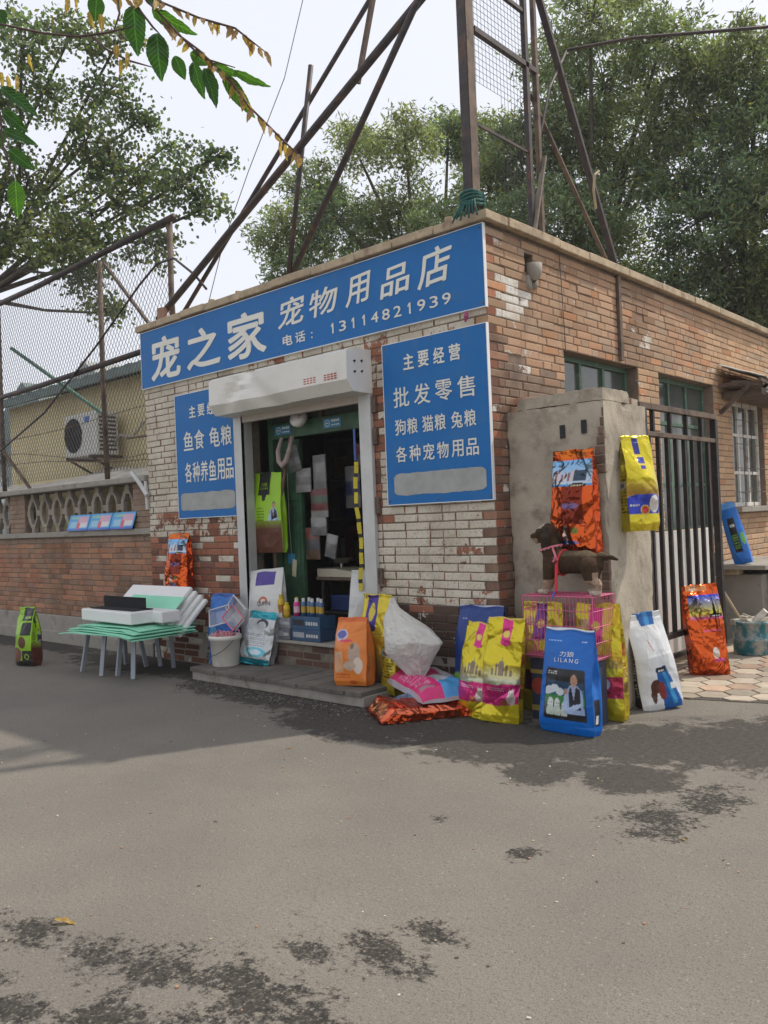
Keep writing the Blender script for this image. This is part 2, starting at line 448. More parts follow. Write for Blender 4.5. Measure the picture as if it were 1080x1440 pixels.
# ------------------------------------------------------------------ the shop building
W_, D_ = 4.85, 6.75
shop = thing('shop_building', 'single-storey brick pet supply shop with whitewashed peeling front and blue signs', 'shop', (-2.4, 3.3, 0))
F_O, F_U, F_N = Vector((0, 0, 0)), Vector((-1, 0, 0)), Vector((0, -1, 0))   # front wall, measured from the corner leftwards
S_O, S_U, S_N = Vector((0, 0, 0)), Vector((0, 1, 0)), Vector((1, 0, 0))
ZT = 3.77
f_op = [(1.28, 3.10, .12, 2.72)]
s_op = [(1.15, 2.61, 1.3, 2.92), (3.1, 4.62, 1.22, 2.92), (5.2, 6.35, 1.47, 2.80), (.57, .70, 3.50, 3.66)]
wb = MB()
wall_body(wb, Vector((-.008, 0, 0)), F_U, F_N, W_ - .008, 0, ZT, [(a - .008, b - .008, c, d) for a, b, c, d in f_op], .24)
wb.build('front_wall', M_MORTAR, shop)
wb = MB()
wall_body(wb, Vector((0, .25, 0)), S_U, S_N, D_ - .25, 0, ZT, [(a - .25, b - .25, c, d) for a, b, c, d in s_op], .24)
wb.build('side_wall', M_MORTAR2, shop)
wb = MB()
wb.bx(-W_ + .0, -W_ + .24, .25, D_, 0, ZT); wb.bx(-W_ + .24, -.24, D_ - .24, D_, 0, ZT)
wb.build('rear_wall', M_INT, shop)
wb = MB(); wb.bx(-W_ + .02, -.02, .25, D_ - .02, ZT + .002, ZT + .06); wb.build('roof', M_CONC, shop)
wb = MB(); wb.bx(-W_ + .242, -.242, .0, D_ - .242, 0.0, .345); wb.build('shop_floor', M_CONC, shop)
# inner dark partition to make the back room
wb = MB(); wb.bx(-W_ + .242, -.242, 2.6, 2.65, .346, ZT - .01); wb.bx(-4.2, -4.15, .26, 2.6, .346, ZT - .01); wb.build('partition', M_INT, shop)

from math import sin, cos
def vn(x, y, s=1.0, seed=0):
    from mathutils import noise as mn
    return mn.noise(Vector((x * s + seed * 17.3, y * s, seed * 3.1)))
rb = random.Random(11)
def front_col(x, z):
    t = rb.random(); k = .8 + .4 * rb.random()
    c = np.array([.27, .115, .072]) if t < .6 else np.array([.35, .15, .09]) if t < .85 else np.array([.17, .085, .062])
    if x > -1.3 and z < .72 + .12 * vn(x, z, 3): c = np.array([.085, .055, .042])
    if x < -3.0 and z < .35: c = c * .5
    return c * k
def front_paint(x, z):
    if -1.28 < x < -1.08 and z > 1.45: return .12 if z < 2.6 else .5
    if x < -3.05:
        if z > 1.62: return .93
        if z > 1.35: return .55 + .3 * vn(x, z, 2)
        return .82 if rb.random() < .13 else .08
    if x > -1.3:
        if z < .72: return .22
        if z < 1.62: return .98 - .45 * max(0, 1.0 - z) / .3 - .38 * math.exp(-((x + .28) / .22) ** 2 - ((z - 1.18) / .16) ** 2) - .2 * math.exp(-((x + .2) / .3) ** 2 - ((z - 1.52) / .06) ** 2)
        return .85
    return .75
def side_col(y, z):
    t = rb.random(); k = .84 + .28 * rb.random()
    nz = vn(y, z, 1.1, 3)
    c = np.array([.46, .28, .175]) if t < .6 else np.array([.43, .245, .15]) if t < .82 else np.array([.40, .28, .195])
    if t > .93: c = np.array([.52, .24, .115])
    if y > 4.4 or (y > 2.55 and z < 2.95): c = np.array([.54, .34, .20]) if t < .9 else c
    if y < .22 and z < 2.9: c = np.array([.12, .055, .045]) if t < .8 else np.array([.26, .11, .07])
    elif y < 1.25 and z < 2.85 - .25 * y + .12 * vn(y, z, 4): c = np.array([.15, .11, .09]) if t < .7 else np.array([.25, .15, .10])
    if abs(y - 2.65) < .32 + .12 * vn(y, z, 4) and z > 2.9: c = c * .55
    if nz > .28: c = c * .82
    return c * k
def side_paint(y, z):
    if .14 < y < .56 and 3.03 < z < 3.34: return 1.0 - .3 * abs(y - .35) / .2
    if y < .10: return .1
    if abs(y - 2.85) < .1 and 3.1 < z < 3.25: return .7
    return .03 if rb.random() < .94 else .34
items = []
for (a0, a1, z, row, first) in courses(W_, 0, ZT, f_op, 5, .125):
    xm = -(a0 + a1) / 2
    corner = a0 < .01
    items.append(('f', a0, a1, z, corner))
for (a0, a1, z, row, first) in courses(D_, 0, ZT, s_op, 6, None):
    # tooth the other way: even rows start behind the front bricks
    if row % 2 == 0 and a0 < .12:
        if a1 < .2: continue
        a0 = .115
    items.append(('s', a0, a1, z, a0 < .01))
def is_vis(it):
    k, a0, a1, z, c = it; m = (a0 + a1) / 2
    if k == 'f': return (m < 1.15 and .45 < z < 1.6) or (1.08 < m < 1.26 and z > 1.5)
    return (m < 2.4 and z > 2.95) or (m < .25 and z > .9) or (m < 1.1 and z > 2.4)
def dist(it):
    k, a0, a1, z, c = it; m = (a0 + a1) / 2
    p = Vector((-m, 0, z)) if k == 'f' else Vector((0, m, z))
    return (p - CAMP).length - (a1 - a0) * 3
vis = sorted([i for i, it in enumerate(items) if is_vis(it)], key=lambda i: dist(items[i]))[:296]
vis = set(vis)
rest_f, rest_s = MB(), MB()
for i, it in enumerate(items):
    k, a0, a1, z, c = it; m = (a0 + a1) / 2
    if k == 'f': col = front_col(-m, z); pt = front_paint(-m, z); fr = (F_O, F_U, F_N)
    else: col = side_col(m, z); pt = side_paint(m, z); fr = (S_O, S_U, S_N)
    dp = .115 if c else .03
    if i in vis:
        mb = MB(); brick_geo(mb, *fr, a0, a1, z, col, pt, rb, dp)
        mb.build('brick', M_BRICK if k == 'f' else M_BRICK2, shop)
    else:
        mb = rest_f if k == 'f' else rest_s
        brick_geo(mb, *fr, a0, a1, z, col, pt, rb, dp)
rest_f.build('brickwork', M_BRICK, shop, kind='stuff')
rest_s.build('brickwork', M_BRICK2, shop, kind='stuff')

# coping along both roof edges, slab by slab
x = .07
while x > -W_ - .06:
    L = random.uniform(.42, .75); x1 = max(x - L, -W_ - .06)
    dz = random.uniform(-.006, .006)
    MB().bx(x1 + .004, x - .004, -.065 + random.uniform(-.006, .006), .24, ZT + .012 + dz, ZT + .085 + dz).build('coping_slab', M_COPING, shop, bevel=.008)
    x = x1
y = .25
while y < D_ + .1:
    L = random.uniform(.5, .95); y1 = min(y + L, D_ + .1)
    dz = random.uniform(-.006, .006); mz = T(0, 0, 0)
    MB().bx(-.2, .075 + random.uniform(-.008, .008), y + .004, y1 - .004, ZT + .010 + dz, ZT + .085 + dz).build('coping_slab', M_COPING, shop, bevel=.008)
    y = y1
MB().bx(-W_, .02, -.02, .2, ZT, ZT + .011).bx(-.2, .02, .2, D_, ZT, ZT + .0105).build('parapet_bed', M_MORTAR, shop)
# loose brick bits on the parapet
for (px, py, s_) in [(-3.55, .03, .05), (-3.1, .05, .04), (-.35, .02, .05), (-2.2, .1, .04)]:
    MB().bx(-s_, s_, -.03, .03, 0, .045, M=T(px, py, ZT + .088, random.uniform(0, 3))).build('coping_rubble', M_COPING, shop, bevel=.006)

# shutter: side rails, lintel strip and dented roller box
def prof(name, m, parent, boxes, **k):
    mb = MB()
    for b_ in boxes: mb.bx(*b_)
    return mb.build(name, m, parent, **k)
shut = thing('roller_shutter', 'white roller shutter box over the shop door with a dented front and side rails', 'roller shutter', (-2.2, -.02, .12))
prof('guide_rail', M_ALU, shut, [(-3.165, -3.045, -.045, -.004, .12, 2.60), (-3.06, -3.045, -.044, .10, .12, 2.60)], bevel=.003)
prof('guide_rail', M_ALU, shut, [(-1.385, -1.245, -.045, -.004, .12, 2.60), (-1.385, -1.37, -.044, .10, .12, 2.60)], bevel=.003)
bxm = MB()
nx, npf = 60, 22
pf = [(-.004, 2.985), (-.28, 2.965), (-.315, 2.945), (-.32, 2.70), (-.25, 2.605), (-.13, 2.60), (-.004, 2.60)]
# refine the profile
pts = []
for i in range(len(pf) - 1):
    for k in range(5): t = k / 5; pts.append((pf[i][0] * (1 - t) + pf[i + 1][0] * t, pf[i][1] * (1 - t) + pf[i + 1][1] * t))
pts.append(pf[-1])
A = np.zeros((len(pts), nx, 3))
for i, (yy, zz) in enumerate(pts):
    for j in range(nx):
        xx = -3.18 + (1.93) * j / (nx - 1)
        d = 0
        if yy < -.2:
            u1 = (xx + 2.80 - (zz - 2.8) * .9) / .10; u2 = (xx + 2.62 + (zz - 2.9) * 1.3) / .16
            d = .075 * math.exp(-u1 * u1) * (zz - 2.6) / .3 + .035 * math.exp(-u2 * u2) - .05 * math.exp(-((xx + 2.70) / .09) ** 2) * (zz > 2.8)
            d += .006 * vn(xx, zz, 4, 5)
        A[i, j] = (xx, yy + d, zz + (.01 * math.exp(-((xx + 2.7) / .2) ** 2) if zz > 2.9 else 0))
bxm.grid(A)
bxm.build('shutter_box', M_WHITE, shut, thick=.004, smooth=False)
ec = MB(); ec.prism([(p[0], p[1]) for p in pf], 'x', -1.249, -1.243); ec.build('end_plate', mat('end_plate_paint', (.74, .73, .69), .4, var=.04, bump=.05), shut)
ec = MB(); ec.prism([(p[0], p[1]) for p in pf], 'x', -3.187, -3.181); ec.build('end_plate', M_WHITE, shut)
for (yy, zz) in [(-.22, 2.86), (-.13, 2.87), (-.22, 2.77), (-.13, 2.78)]:
    MB().bar((-1.241, yy - .014, zz), (-1.241, yy + .014, zz + .008), .004, .012).bar((-1.241, yy, zz - .012), (-1.241, yy, zz + .014), .004, .006).build('vent_slot', M_DARK, shut)
redm = mat('red_stamp', (.42, .09, .07), .6, bump=0)
for xs in (-1.78, -1.52):
    mb = MB()
    for q in range(3):
        for e in range(4): mb.bx(xs + e * .042, xs + e * .042 + .03, -.3235, -.3215, 2.72 + q * .02, 2.731 + q * .02, M=None)
    mb.build('stamp_mark', redm, shut)
prof('bottom_bar', mat('bar_paint', (.45, .40, .34), .6, bump=.1), shut, [(-3.04, -1.39, -.03, .02, 2.535, 2.598)])
for zz in (2.50, 2.22, 1.62, 1.0):
    MB().bx(-1.243, -1.195, -.03, -.006, zz - .07, zz + .07).bx(-1.235, -1.20, -.034, -.03, zz - .04, zz - .03).build('hinge_plate', M_STEEL2, shut, bevel=.002)

# ------------------------------------------------------------------ text
TXT = {}
def text_geo(s, bold=0.0):
    key = (s, bold)
    if key in TXT: return TXT[key]
    cu = bpy.data.curves.new('t', 'FONT'); cu.body = s; cu.size = 1.0; cu.offset = bold; cu.resolution_u = 3
    cu.align_x = 'LEFT'
    o = bpy.data.objects.new('t', cu); COL.objects.link(o)
    dg = bpy.context.evaluated_depsgraph_get(); oe = o.evaluated_get(dg); me = oe.to_mesh()
    V = np.array([v.co[:] for v in me.vertices]) if len(me.vertices) else np.zeros((0, 3))
    Fc = [tuple(p.vertices) for p in me.polygons]
    oe.to_mesh_clear(); bpy.data.objects.remove(o); bpy.data.curves.remove(cu)
    if len(V):
        V = V - V.min(0); V[:, :2] /= np.maximum(V[:, :2].max(0), 1e-6)
    TXT[key] = (V, Fc)
    return TXT[key]
def letters(mb, s, x0, x1, z0, z1, y, bold=.02, shear=0.0, wob=0.0):
    V, Fc = text_geo(s, 0.0)
    if s == '1': V = np.array([(.42, 0, 0), (.78, 0, 0), (.78, 1, 0), (.50, 1, 0), (.12, .80, 0), (.12, .62, 0), (.42, .76, 0)]); Fc = [(0, 1, 2, 3, 6), (3, 4, 5, 6)]
    if not len(V): return
    own = isinstance(mb, bpy.types.Object)
    t = MB() if own else mb
    b_ = bold * (z1 - z0) * .9
    ks = 8
    for k in range(ks):
        dx, dz = b_ * math.cos(k * 2 * math.pi / ks), b_ * .8 * math.sin(k * 2 * math.pi / ks)
        X = x0 + b_ + V[:, 0] * (x1 - x0 - 2 * b_) + shear * (V[:, 1] - .5) * (z1 - z0) + dx; Zc = z0 + b_ + V[:, 1] * (z1 - z0 - 2 * b_) + wob * (V[:, 0] - .5) * (z1 - z0) + dz
        t.add(np.stack([X, np.full(len(X), y - .0004 * k), Zc], 1), Fc)
    if own: t.build('character', M_LET, mb)
    return
    X = x0 + V[:, 0] * (x1 - x0) + shear * (V[:, 1] - .5) * (z1 - z0); Zc = z0 + V[:, 1] * (z1 - z0) + wob * (V[:, 0] - .5) * (z1 - z0)
    mb.add(np.stack([X, np.full(len(X), y), Zc], 1), Fc)
def row(mb, s, x0, x1, z0, z1, y, gaps=None, bold=.02, **k):
    n = len(s); cw = z1 - z0
    for i, ch in enumerate(s):
        if ch == ' ': continue
        c0 = x0 + (x1 - x0 - (gaps or 0)) * 0
        wch = (x1 - x0) / (n + (n - 1) * .28)
        a = x0 + i * wch * 1.28
        letters(mb, ch, a, a + wch, z0, z1, y, bold, **k)

# ------------------------------------------------------------------ signs
def sign(name, label, x0, x1, z0, z1, y=-.03, t=.026):
    r = thing(name, label, 'sign', ((x0 + x1) / 2, y, z0))
    MB().bx(x0 + .006, x1 - .006, y - .004, y + t, z0 + .006, z1 - .006).build('panel', M_BLUE, r)
    MB().bx(x0, x1, y - .006, y + t, z1 - .006, z1).bx(x0, x1, y - .006, y + t, z0, z0 + .006).bx(x1 - .006, x1, y - .006, y + t, z0 + .0062, z1 - .0062).bx(x0, x0 + .006, y - .006, y + t, z0 + .0062, z1 - .0062).build('edge_trim', M_EDGE, r)
    for xx in (x0 + .03, (x0 + x1) / 2, x1 - .03):
        for zz in (z0 + .035, z1 - .035):
            k_ = MB(); k_.lathe([(.009, 0), (.006, .003), (.001, .004)], 8, M=Matrix.Translation((xx, y - .0045, zz)) @ Matrix.Rotation(R(90), 4, 'X')); k_.build('screw', M_STEEL2, r)
    return r
YS = -.0355
sg = sign('shop_sign', 'long blue fascia sign with white Chinese shop name and phone number under the roof edge', -4.85, .012, 3.11, 3.765)
lm = sg
for ch, a, b_, c, d in [('宠', -4.64, -4.06, 3.17, 3.66), ('之', -3.94, -3.34, 3.19, 3.62), ('家', -3.22, -2.60, 3.17, 3.64)]:
    letters(lm, ch, a, b_, c, d, YS, .035)
for ch, a, b_, c, d in [('宠', -2.40, -2.04, 3.375, 3.65), ('物', -1.97, -1.60, 3.39, 3.64), ('用', -1.48, -1.20, 3.40, 3.66), ('品', -1.06, -.74, 3.39, 3.64), ('店', -.64, -.31, 3.38, 3.69)]:
    letters(lm, ch, a, b_, c, d, YS, .022, shear=.16, wob=.08)
letters(lm, '电', -2.36, -2.22, 3.195, 3.30, YS, .03); letters(lm, '话', -2.18, -2.04, 3.195, 3.30, YS, .03); letters(lm, ':', -1.96, -1.94, 3.205, 3.265, YS, .03)
ph = '13114821939'
for i, ch in enumerate(ph):
    a = -1.72 + i * .131
    letters(lm, ch, a + (.022 if ch == '1' else 0), a + (.070 if ch == '1' else .088), 3.20, 3.295, YS, .006 if ch == '1' else .02)
MB().tube([(-.17, -.045, 3.10), (-.165, -.055, 3.06), (-.18, -.05, 3.02)], [.012, .02, .006], 6).build('cloth_tassel', mat('magenta_cloth', (.35, .06, .16), .8), sg)

def smear(mb, x0, x1, z0, z1, y):
    n = 36; top = []; bot = []
    for i in range(n + 1):
        x = x0 + (x1 - x0) * i / n; e = .02 * (abs(i / n - .5) * 2) ** 26
        top.append((x, z1 - e * 1.4 + .008 * vn(x, 0, 9, 2) + .004 * vn(x, 5, 40))); bot.append((x, z0 + e * 1.4 + .008 * vn(x, 9, 9, 4) + .004 * vn(x, 7, 40)))
    vs = [(p[0], y, p[1]) for p in bot] + [(p[0], y, p[1]) for p in top]
    mb.add(vs, [(i, i + 1, n + 2 + i, n + 1 + i) for i in range(n)])
def panelsign(label, x0, x1, z0, z1, rows, sm):
    r = sign('shop_sign', label, x0, x1, z0, z1)
    lm = r
    for chs, zz0, zz1, bold in rows:
        for ch, a, b_ in chs: letters(lm, ch, a, b_, zz0, zz1, YS, bold)
    s2 = MB(); smear(s2, *sm, YS - .0005); s2.build('paint_patch', M_SMEAR, r)
    return r
def even(s, x0, x1, wd):
    n = len(s); st = (x1 - x0 - wd) / (n - 1)
    return [(c, x0 + i * st, x0 + i * st + wd) for i, c in enumerate(s)]
panelsign('blue panel right of the shop door, four rows of white text above grey smear', -1.09, .008, 1.61, 2.99,
          [(even('主要经营', -.85, -.25, .115), 2.74, 2.875, .03),
           (even('批发零售', -.975, -.12, .175), 2.435, 2.605, .012),
           ([('狗', -.97, -.85), ('粮', -.835, -.72), ('猫', -.67, -.555), ('粮', -.54, -.425), ('兔', -.37, -.255), ('粮', -.24, -.125)], 2.20, 2.335, .014),
           (even('各种宠物用品', -.97, -.11, .12), 1.97, 2.105, .014)], (-1.005, -.05, 1.69, 1.875))
panelsign('blue sign panel left of the shop door partly hidden behind the shutter box', -4.21, -3.17, 1.59, 2.955,
          [(even('主要经营', -3.94, -3.33, .12), 2.68, 2.81, .03),
           ([('鱼', -4.06, -3.88), ('食', -3.86, -3.68), ('龟', -3.59, -3.41), ('粮', -3.39, -3.21)], 2.33, 2.54, .014),
           (even('各种养鱼用品', -4.055, -3.20, .13), 1.98, 2.20, .014)], (-4.15, -3.19, 1.675, 1.865))

# ------------------------------------------------------------------ side windows
def window(name, y0, y1, z0, z1, m, nm, rails, setback=.12, parent=shop):
    fr = MB(); x = -setback; t = .05
    fr.bx(x - .06, x, y0, y1, z1 - t, z1); fr.bx(x - .06, x, y0, y1, z0, z0 + t)
    fr.bx(x - .06, x, y0, y0 + t, z0 + t, z1 - t); fr.bx(x - .06, x, y1 - t, y1, z0 + t, z1 - t)
    wn = fr.build(name, m, parent, bevel=.003)
    w_ = (y1 - y0 - 2 * t) / nm
    for i in range(nm - 1):
        MB().bx(x - .05, x - .003, y0 + t + w_ * (i + 1) - .022, y0 + t + w_ * (i + 1) + .022, z0 + t, z1 - t).build('mullion', m, wn, bevel=.003)
    for rz in rails:
        MB().bx(x - .048, x - .006, y0 + t, y1 - t, rz - .02, rz + .02).build('glazing_bar', m, wn, bevel=.003)
    rz_ = [z0 + t] + sorted(rails) + [z1 - t]
    for i in range(nm):
        for k in range(len(rz_) - 1):
            MB().bx(x - .035, x - .030, y0 + t + w_ * i, y0 + t + w_ * (i + 1), rz_[k], rz_[k + 1]).build('pane', M_GLASS, wn)
    return wn
window('window', 1.15, 2.61, 1.3, 2.92, M_GREENW, 3, [2.35])
window('window', 3.1, 4.62, 1.22, 2.92, M_GREENW, 3, [1.75, 2.42])
window('window', 5.2, 6.35, 1.47, 2.80, M_WOODW, 3, [1.90, 2.38], .07)
mb = MB()
for zz in (1.65, 1.95, 2.25, 2.55): mb.tube([(.03, 5.15, zz), (.03, 6.4, zz)], .005, 5)
for yy in (5.45, 5.75, 6.05): mb.tube([(.035, yy, 1.45), (.035, yy, 2.8)], .005, 5)
mb.build('window_grille', M_STEEL2, shop)
MB().bx(-.06, .10, 5.12, 6.42, 1.40, 1.465).bx(-.05, .06, 3.05, 4.66, 1.16, 1.215).build('window_sill', M_CONC, shop, bevel=.006)
MB().bx(-.2, -.006, 1.1, 2.66, 2.925, 2.98).bx(-.2, -.006, 3.05, 4.68, 2.925, 2.99).build('window_lintel', M_CONC, shop)
MB().bx(.004, .035, 2.19, 2.245, 2.94, ZT - .002).build('timber_batten', M_STEEL2, shop, bevel=.003)
MB().tube([(.012, 1.12, 3.75), (.014, 1.14, 3.3), (.012, 1.16, 2.9)], .004, 5).build('wall_wire', M_WIRE, shop)
# clay vent spout
vp = MB(); vp.lathe([(.02, -.11), (.045, -.09), (.065, -.05), (.070, .03), (.062, .03), (.055, -.03), (.001, -.05)], 16, c=(.03, .66, 3.54))
vp.bx(-.1, .02, .58, .64, 3.36, 3.47)
vp.bx(-.1, .022, .68, .72, 3.38, 3.46)
vp.build('vent_spout', M_CONC, shop, smooth=True)
MB().bx(-.2, -.19, .57, .70, 3.48, 3.68).build('vent_hole', M_DARK, shop)
# tin awning over the far window
aw = thing('window_awning', 'broken tin awning on timber brackets over the far white window', 'awning', (.0, 5.6, 2.85))
A = np.zeros((10, 40, 3))
for i in range(10):
    for j in range(40):
        t = i / 9; yy = 4.75 + j / 39 * 1.95
        A[i, j] = (-.0 + .02 + t * .52, yy, 3.17 - t * .20 + .012 * math.sin(j * 1.6) + .01 * vn(yy, t, 3) - .10 * (yy - 4.75) / 1.95 * t)
MB().grid(A).build('awning_sheet', mat('asbestos_sheet', (.40, .38, .34), .85, var=.2, bump=.3, dirt=(.2, .15, .1), dsc=5, dth=.6), aw, thick=.008)
MB().bar((.01, 4.78, 2.93), (.52, 4.78, 2.90), .05, .05).build('bracket_arm', M_STEEL2, aw)
MB().bar((.01, 4.78, 2.60), (.36, 4.78, 2.89), .045, .045).build('bracket_brace', M_STEEL2, aw)
MB().bar((.50, 4.70, 2.93), (.50, 6.75, 2.86), .05, .04).build('front_beam', M_STEEL2, aw)
MB().bx(.012, .47, 4.86, 6.7, 2.78, 2.86).build('dark_underside_filler', M_STEEL2, aw, bevel=.004)  # added infill panel, stands in for the dark shade under the awning sheet
for q, (ya, za) in enumerate([(4.95, 2.92), (5.25, 2.90), (5.6, 2.89), (6.0, 2.88)]): MB().bx(-.16, .16, -.10, .10, -.04, .05, M=T(.28, ya, za, .4 * q, .1, .15)).build('wedged_timber', mat('old_timber', (.20, .15, .10), .9, var=.3, vs=20), aw)
for q in range(4):
    A = np.zeros((6, 8, 3)); yq = 5.0 + q * .35
    for i in range(6):
        for j in range(8): A[i, j] = (.52 + .04 * math.sin(i * 1.3 + q) - .03 * i / 5, yq + j * .035, 2.97 - i * .035 * (1 + .5 * (q % 2)) + .015 * math.sin(j + q))
    MB().grid(A).build('torn_liner', mat('torn_plastic', (.55, .50, .40), .7, var=.2), aw, thick=.002, smooth=True)
MB().tube([(.50, 5.35, .8), (.50, 5.36, 2.88)], .022, 8).build('awning_post', M_STEEL2, aw)

# ------------------------------------------------------------------ doorway and dim interior
MB().bx(-3.11, -1.27, -.02, .24, .12, .335).build('door_sill', M_MORTAR, shop)
rs = random.Random(4)
for i in range(3):
    xx = -3.10 + (0.12 if i % 2 else 0)
    while xx < -1.30:
        L = min(.24, -1.28 - xx)
        mb = MB(); brick_geo(mb, Vector((0, -.02, 0)), Vector((1, 0, 0)), Vector((0, -1, 0)), xx, xx + L, .125 + i * .0695, np.array([.13, .075, .055]) * rs.uniform(.7, 1.3), .05, rs)
        mb.build('step_brick', M_BRICK, shop); xx += L
MB().bx(-3.11, -1.27, -.06, .26, .336, .362).build('door_threshold', M_CONC, shop, bevel=.006)
df = MB(); yf = .27
df.bx(-3.0, -2.93, yf, yf + .08, .362, 2.70).bx(-1.47, -1.40, yf, yf + .08, .362, 2.70).bx(-2.93, -1.47, yf, yf + .08, 2.36, 2.52).bx(-2.93, -1.47, yf, yf + .08, 2.64, 2.70)
dfo = df.build('door_frame', M_GREEN, shop, bevel=.004)
MB().bx(-2.93, -2.22, yf + .04, yf + .045, 2.52, 2.64).bx(-2.18, -1.47, yf + .04, yf + .045, 2.52, 2.64).build('transom_pane', M_GLASS, dfo)
MB().bx(-2.22, -2.18, yf, yf + .07, 2.521, 2.639).build('transom_mullion', M_STEEL2, dfo)
dl = MB()
dl.bx(-2.93, -2.62, .36, .40, .37, 2.35)
dlo = dl.build('door_leaf', M_GREEN, shop)
for zz in (.45, 1.05, 1.72): MB().bx(-2.89, -2.66, .345, .36, zz, zz + .52).build('door_panel', M_GREEN, dlo, bevel=.008)
# sticker tags on the transom
cy = mat('cyan_sticker', (.02, .22, .40), .4, var=.05, bump=0)
for xs in (-2.88, -2.16):
    st = MB().bx(xs, xs + .24, yf - .004, yf - .001, 2.40, 2.49).build('sticker', cy, shop)
    k = MB(); k.lathe([(.034, 0), (.028, 0)], 20, M=Matrix.Translation((xs + .06, yf - .006, 2.445)) @ Matrix.Rotation(R(90), 4, 'X'))
    k.bx(xs + .045, xs + .075, yf - .007, yf - .005, 2.44, 2.45)
    for q in range(4): k.bx(xs + .115 + q * .028, xs + .137 + q * .028, yf - .007, yf - .005, 2.455, 2.475)
    for q in range(4): k.bx(xs + .115 + q * .028, xs + .135 + q * .028, yf - .007, yf - .005, 2.42, 2.43)
    k.build('sticker_print', M_LET, st)
lp = thing('dome_lamp', 'white round dome lamp hanging over the shop doorway between two cyan stickers', 'lamp', (-2.42, .20, 2.50))
k = MB(); k.lathe([(.001, -.055), (.045, -.05), (.085, -.02), (.098, .02), (.09, .05), (.05, .065), (.001, .07)], 24, M=Matrix.Translation((-2.42, .20, 2.52)) @ Matrix.Rotation(R(65), 4, 'X'))
k.build('lamp_shade', mat('lamp_white', (.78, .77, .74), .35, var=.05, bump=0), lp, smooth=True)
k = MB()
for q in range(4): k.bar((-2.375 + .004 * q, .13, 2.50 + q * .022), (-2.345, .15, 2.50 + q * .022), .012, .006)
k.build('vent_slits', M_DARK, lp)
MB().bx(-2.5, -2.42, .20, .26, 2.50, 2.62).build('bracket', M_STEEL2, lp)

def lab(o, *a): return tag(o, *a)
# shelves at the back with dim stock
sh = thing('stock_shelf', 'dark shelf loaded with goods at the back of the shop', 'shelf', (-2.6, 2.2, .346))
for zz in (.5, 1.0, 1.5, 2.0, 2.5): MB().bx(-3.9, -.9, 1.95, 2.5, zz, zz + .03).build('shelf_board', M_INT, sh)
for xx in (-3.9, -2.4, -.93): MB().bx(xx, xx + .04, 1.94, 2.5, .346, 2.7).build('upright', M_INT, sh)
rs = random.Random(9); k = MB()
for zz in (.53, 1.03, 1.53, 2.03):
    xx = -3.8
    while xx < -1.0:
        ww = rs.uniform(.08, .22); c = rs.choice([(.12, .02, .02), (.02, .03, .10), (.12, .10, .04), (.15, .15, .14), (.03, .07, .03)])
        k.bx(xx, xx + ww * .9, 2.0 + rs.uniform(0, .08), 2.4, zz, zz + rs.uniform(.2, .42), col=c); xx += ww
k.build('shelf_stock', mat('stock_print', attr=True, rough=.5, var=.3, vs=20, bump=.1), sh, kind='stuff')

# broom handle and pale hose over it
b_ = thing('mop', 'long brown wooden handle leaning in the doorway with a pale cloth loop over its top', 'mop', (-2.95, .17, .4))
MB().tube([(-2.83, .17, .90), (-2.86, .19, 1.3), (-2.60, .22, 2.36)], .014, 8).build('handle', mat('worn_wood', (.16, .08, .045), .6, var=.3, vs=20), b_, smooth=True)
pc = mat('pale_cloth', (.36, .29, .26), .9, var=.2, vs=14, bump=.5)
MB().tube([(-2.70, .2, 2.36), (-2.73, .17, 2.22), (-2.71, .16, 2.12), (-2.66, .16, 2.07), (-2.60, .16, 2.12), (-2.56, .17, 2.22), (-2.54, .2, 2.36)], [.02, .026, .028, .03, .028, .024, .02], 10).build('cloth', pc, b_, smooth=True)

# hanging packets
PK = mat('packet_print', attr=True, rough=.35, var=.15, vs=25, bump=.5, bs=22, bd=.01)
def packet(label, x, y, z, w, h, cols, rz=0, ry=0):
    A = np.zeros((16, 10, 3)); C = np.zeros((16, 10, 3))
    for i in range(16):
        for j in range(10):
            v = i / 15; u = j / 9 * 2 - 1
            A[i, j] = (u * w / 2, -.03 * (1 - u * u) * math.sin(math.pi * min(1, v * 1.05)) + .006 * vn(u, v, 4, x), v * h)
            C[i, j] = cols[min(len(cols) - 1, int(v * len(cols)))]
    B = A.copy(); B[:, :, 1] = .012
    mb = MB(); M_ = T(x, y, z, rz, 0, ry)
    mb.grid(tf(A.reshape(-1, 3), M_).reshape(A.shape), C); mb.grid(tf(B.reshape(-1, 3), M_).reshape(A.shape)[:, ::-1], C[:, ::-1])
    return tag(mb.build('hanging_packet', PK, None, smooth=True), label, 'packet', 'packets hanging inside the shop doorway')
gy, gw, gr2 = (.15, .15, .15), (.24, .235, .225), (.13, .03, .03)
packet('crumpled grey packet, topmost of those hanging just inside the door', -2.62, .30, 2.02, .17, .26, [gy, gw, gy, gw], ry=R(-14))
packet('pale flat packet hanging second from the top beside the cloth loop', -2.54, .32, 1.80, .22, .24, [gw, gy, gw])
packet('grey striped packet hanging right of the pale flat one', -2.32, .34, 1.82, .18, .34, [gy, (.2, .2, .2), gw, gy])
packet('packet with a dark red band in the middle of the hanging strip', -2.33, .33, 1.54, .24, .28, [gw, gr2, (.06, .09, .06), gr2])
packet('small whitish packet under the red banded one', -2.35, .33, 1.36, .22, .18, [gy, gw])
packet('loose clear plastic packet at the bottom of the hanging strip', -2.22, .34, 1.14, .15, .23, [gy, (.15, .15, .15), gw], ry=R(12))
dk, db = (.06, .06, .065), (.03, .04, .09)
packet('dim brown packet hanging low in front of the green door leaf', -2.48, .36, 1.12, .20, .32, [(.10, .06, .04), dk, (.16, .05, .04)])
packet('dim pale packet with a blue band deep on the left of the doorway', -2.12, .60, 1.62, .20, .42, [gy, db, gy])
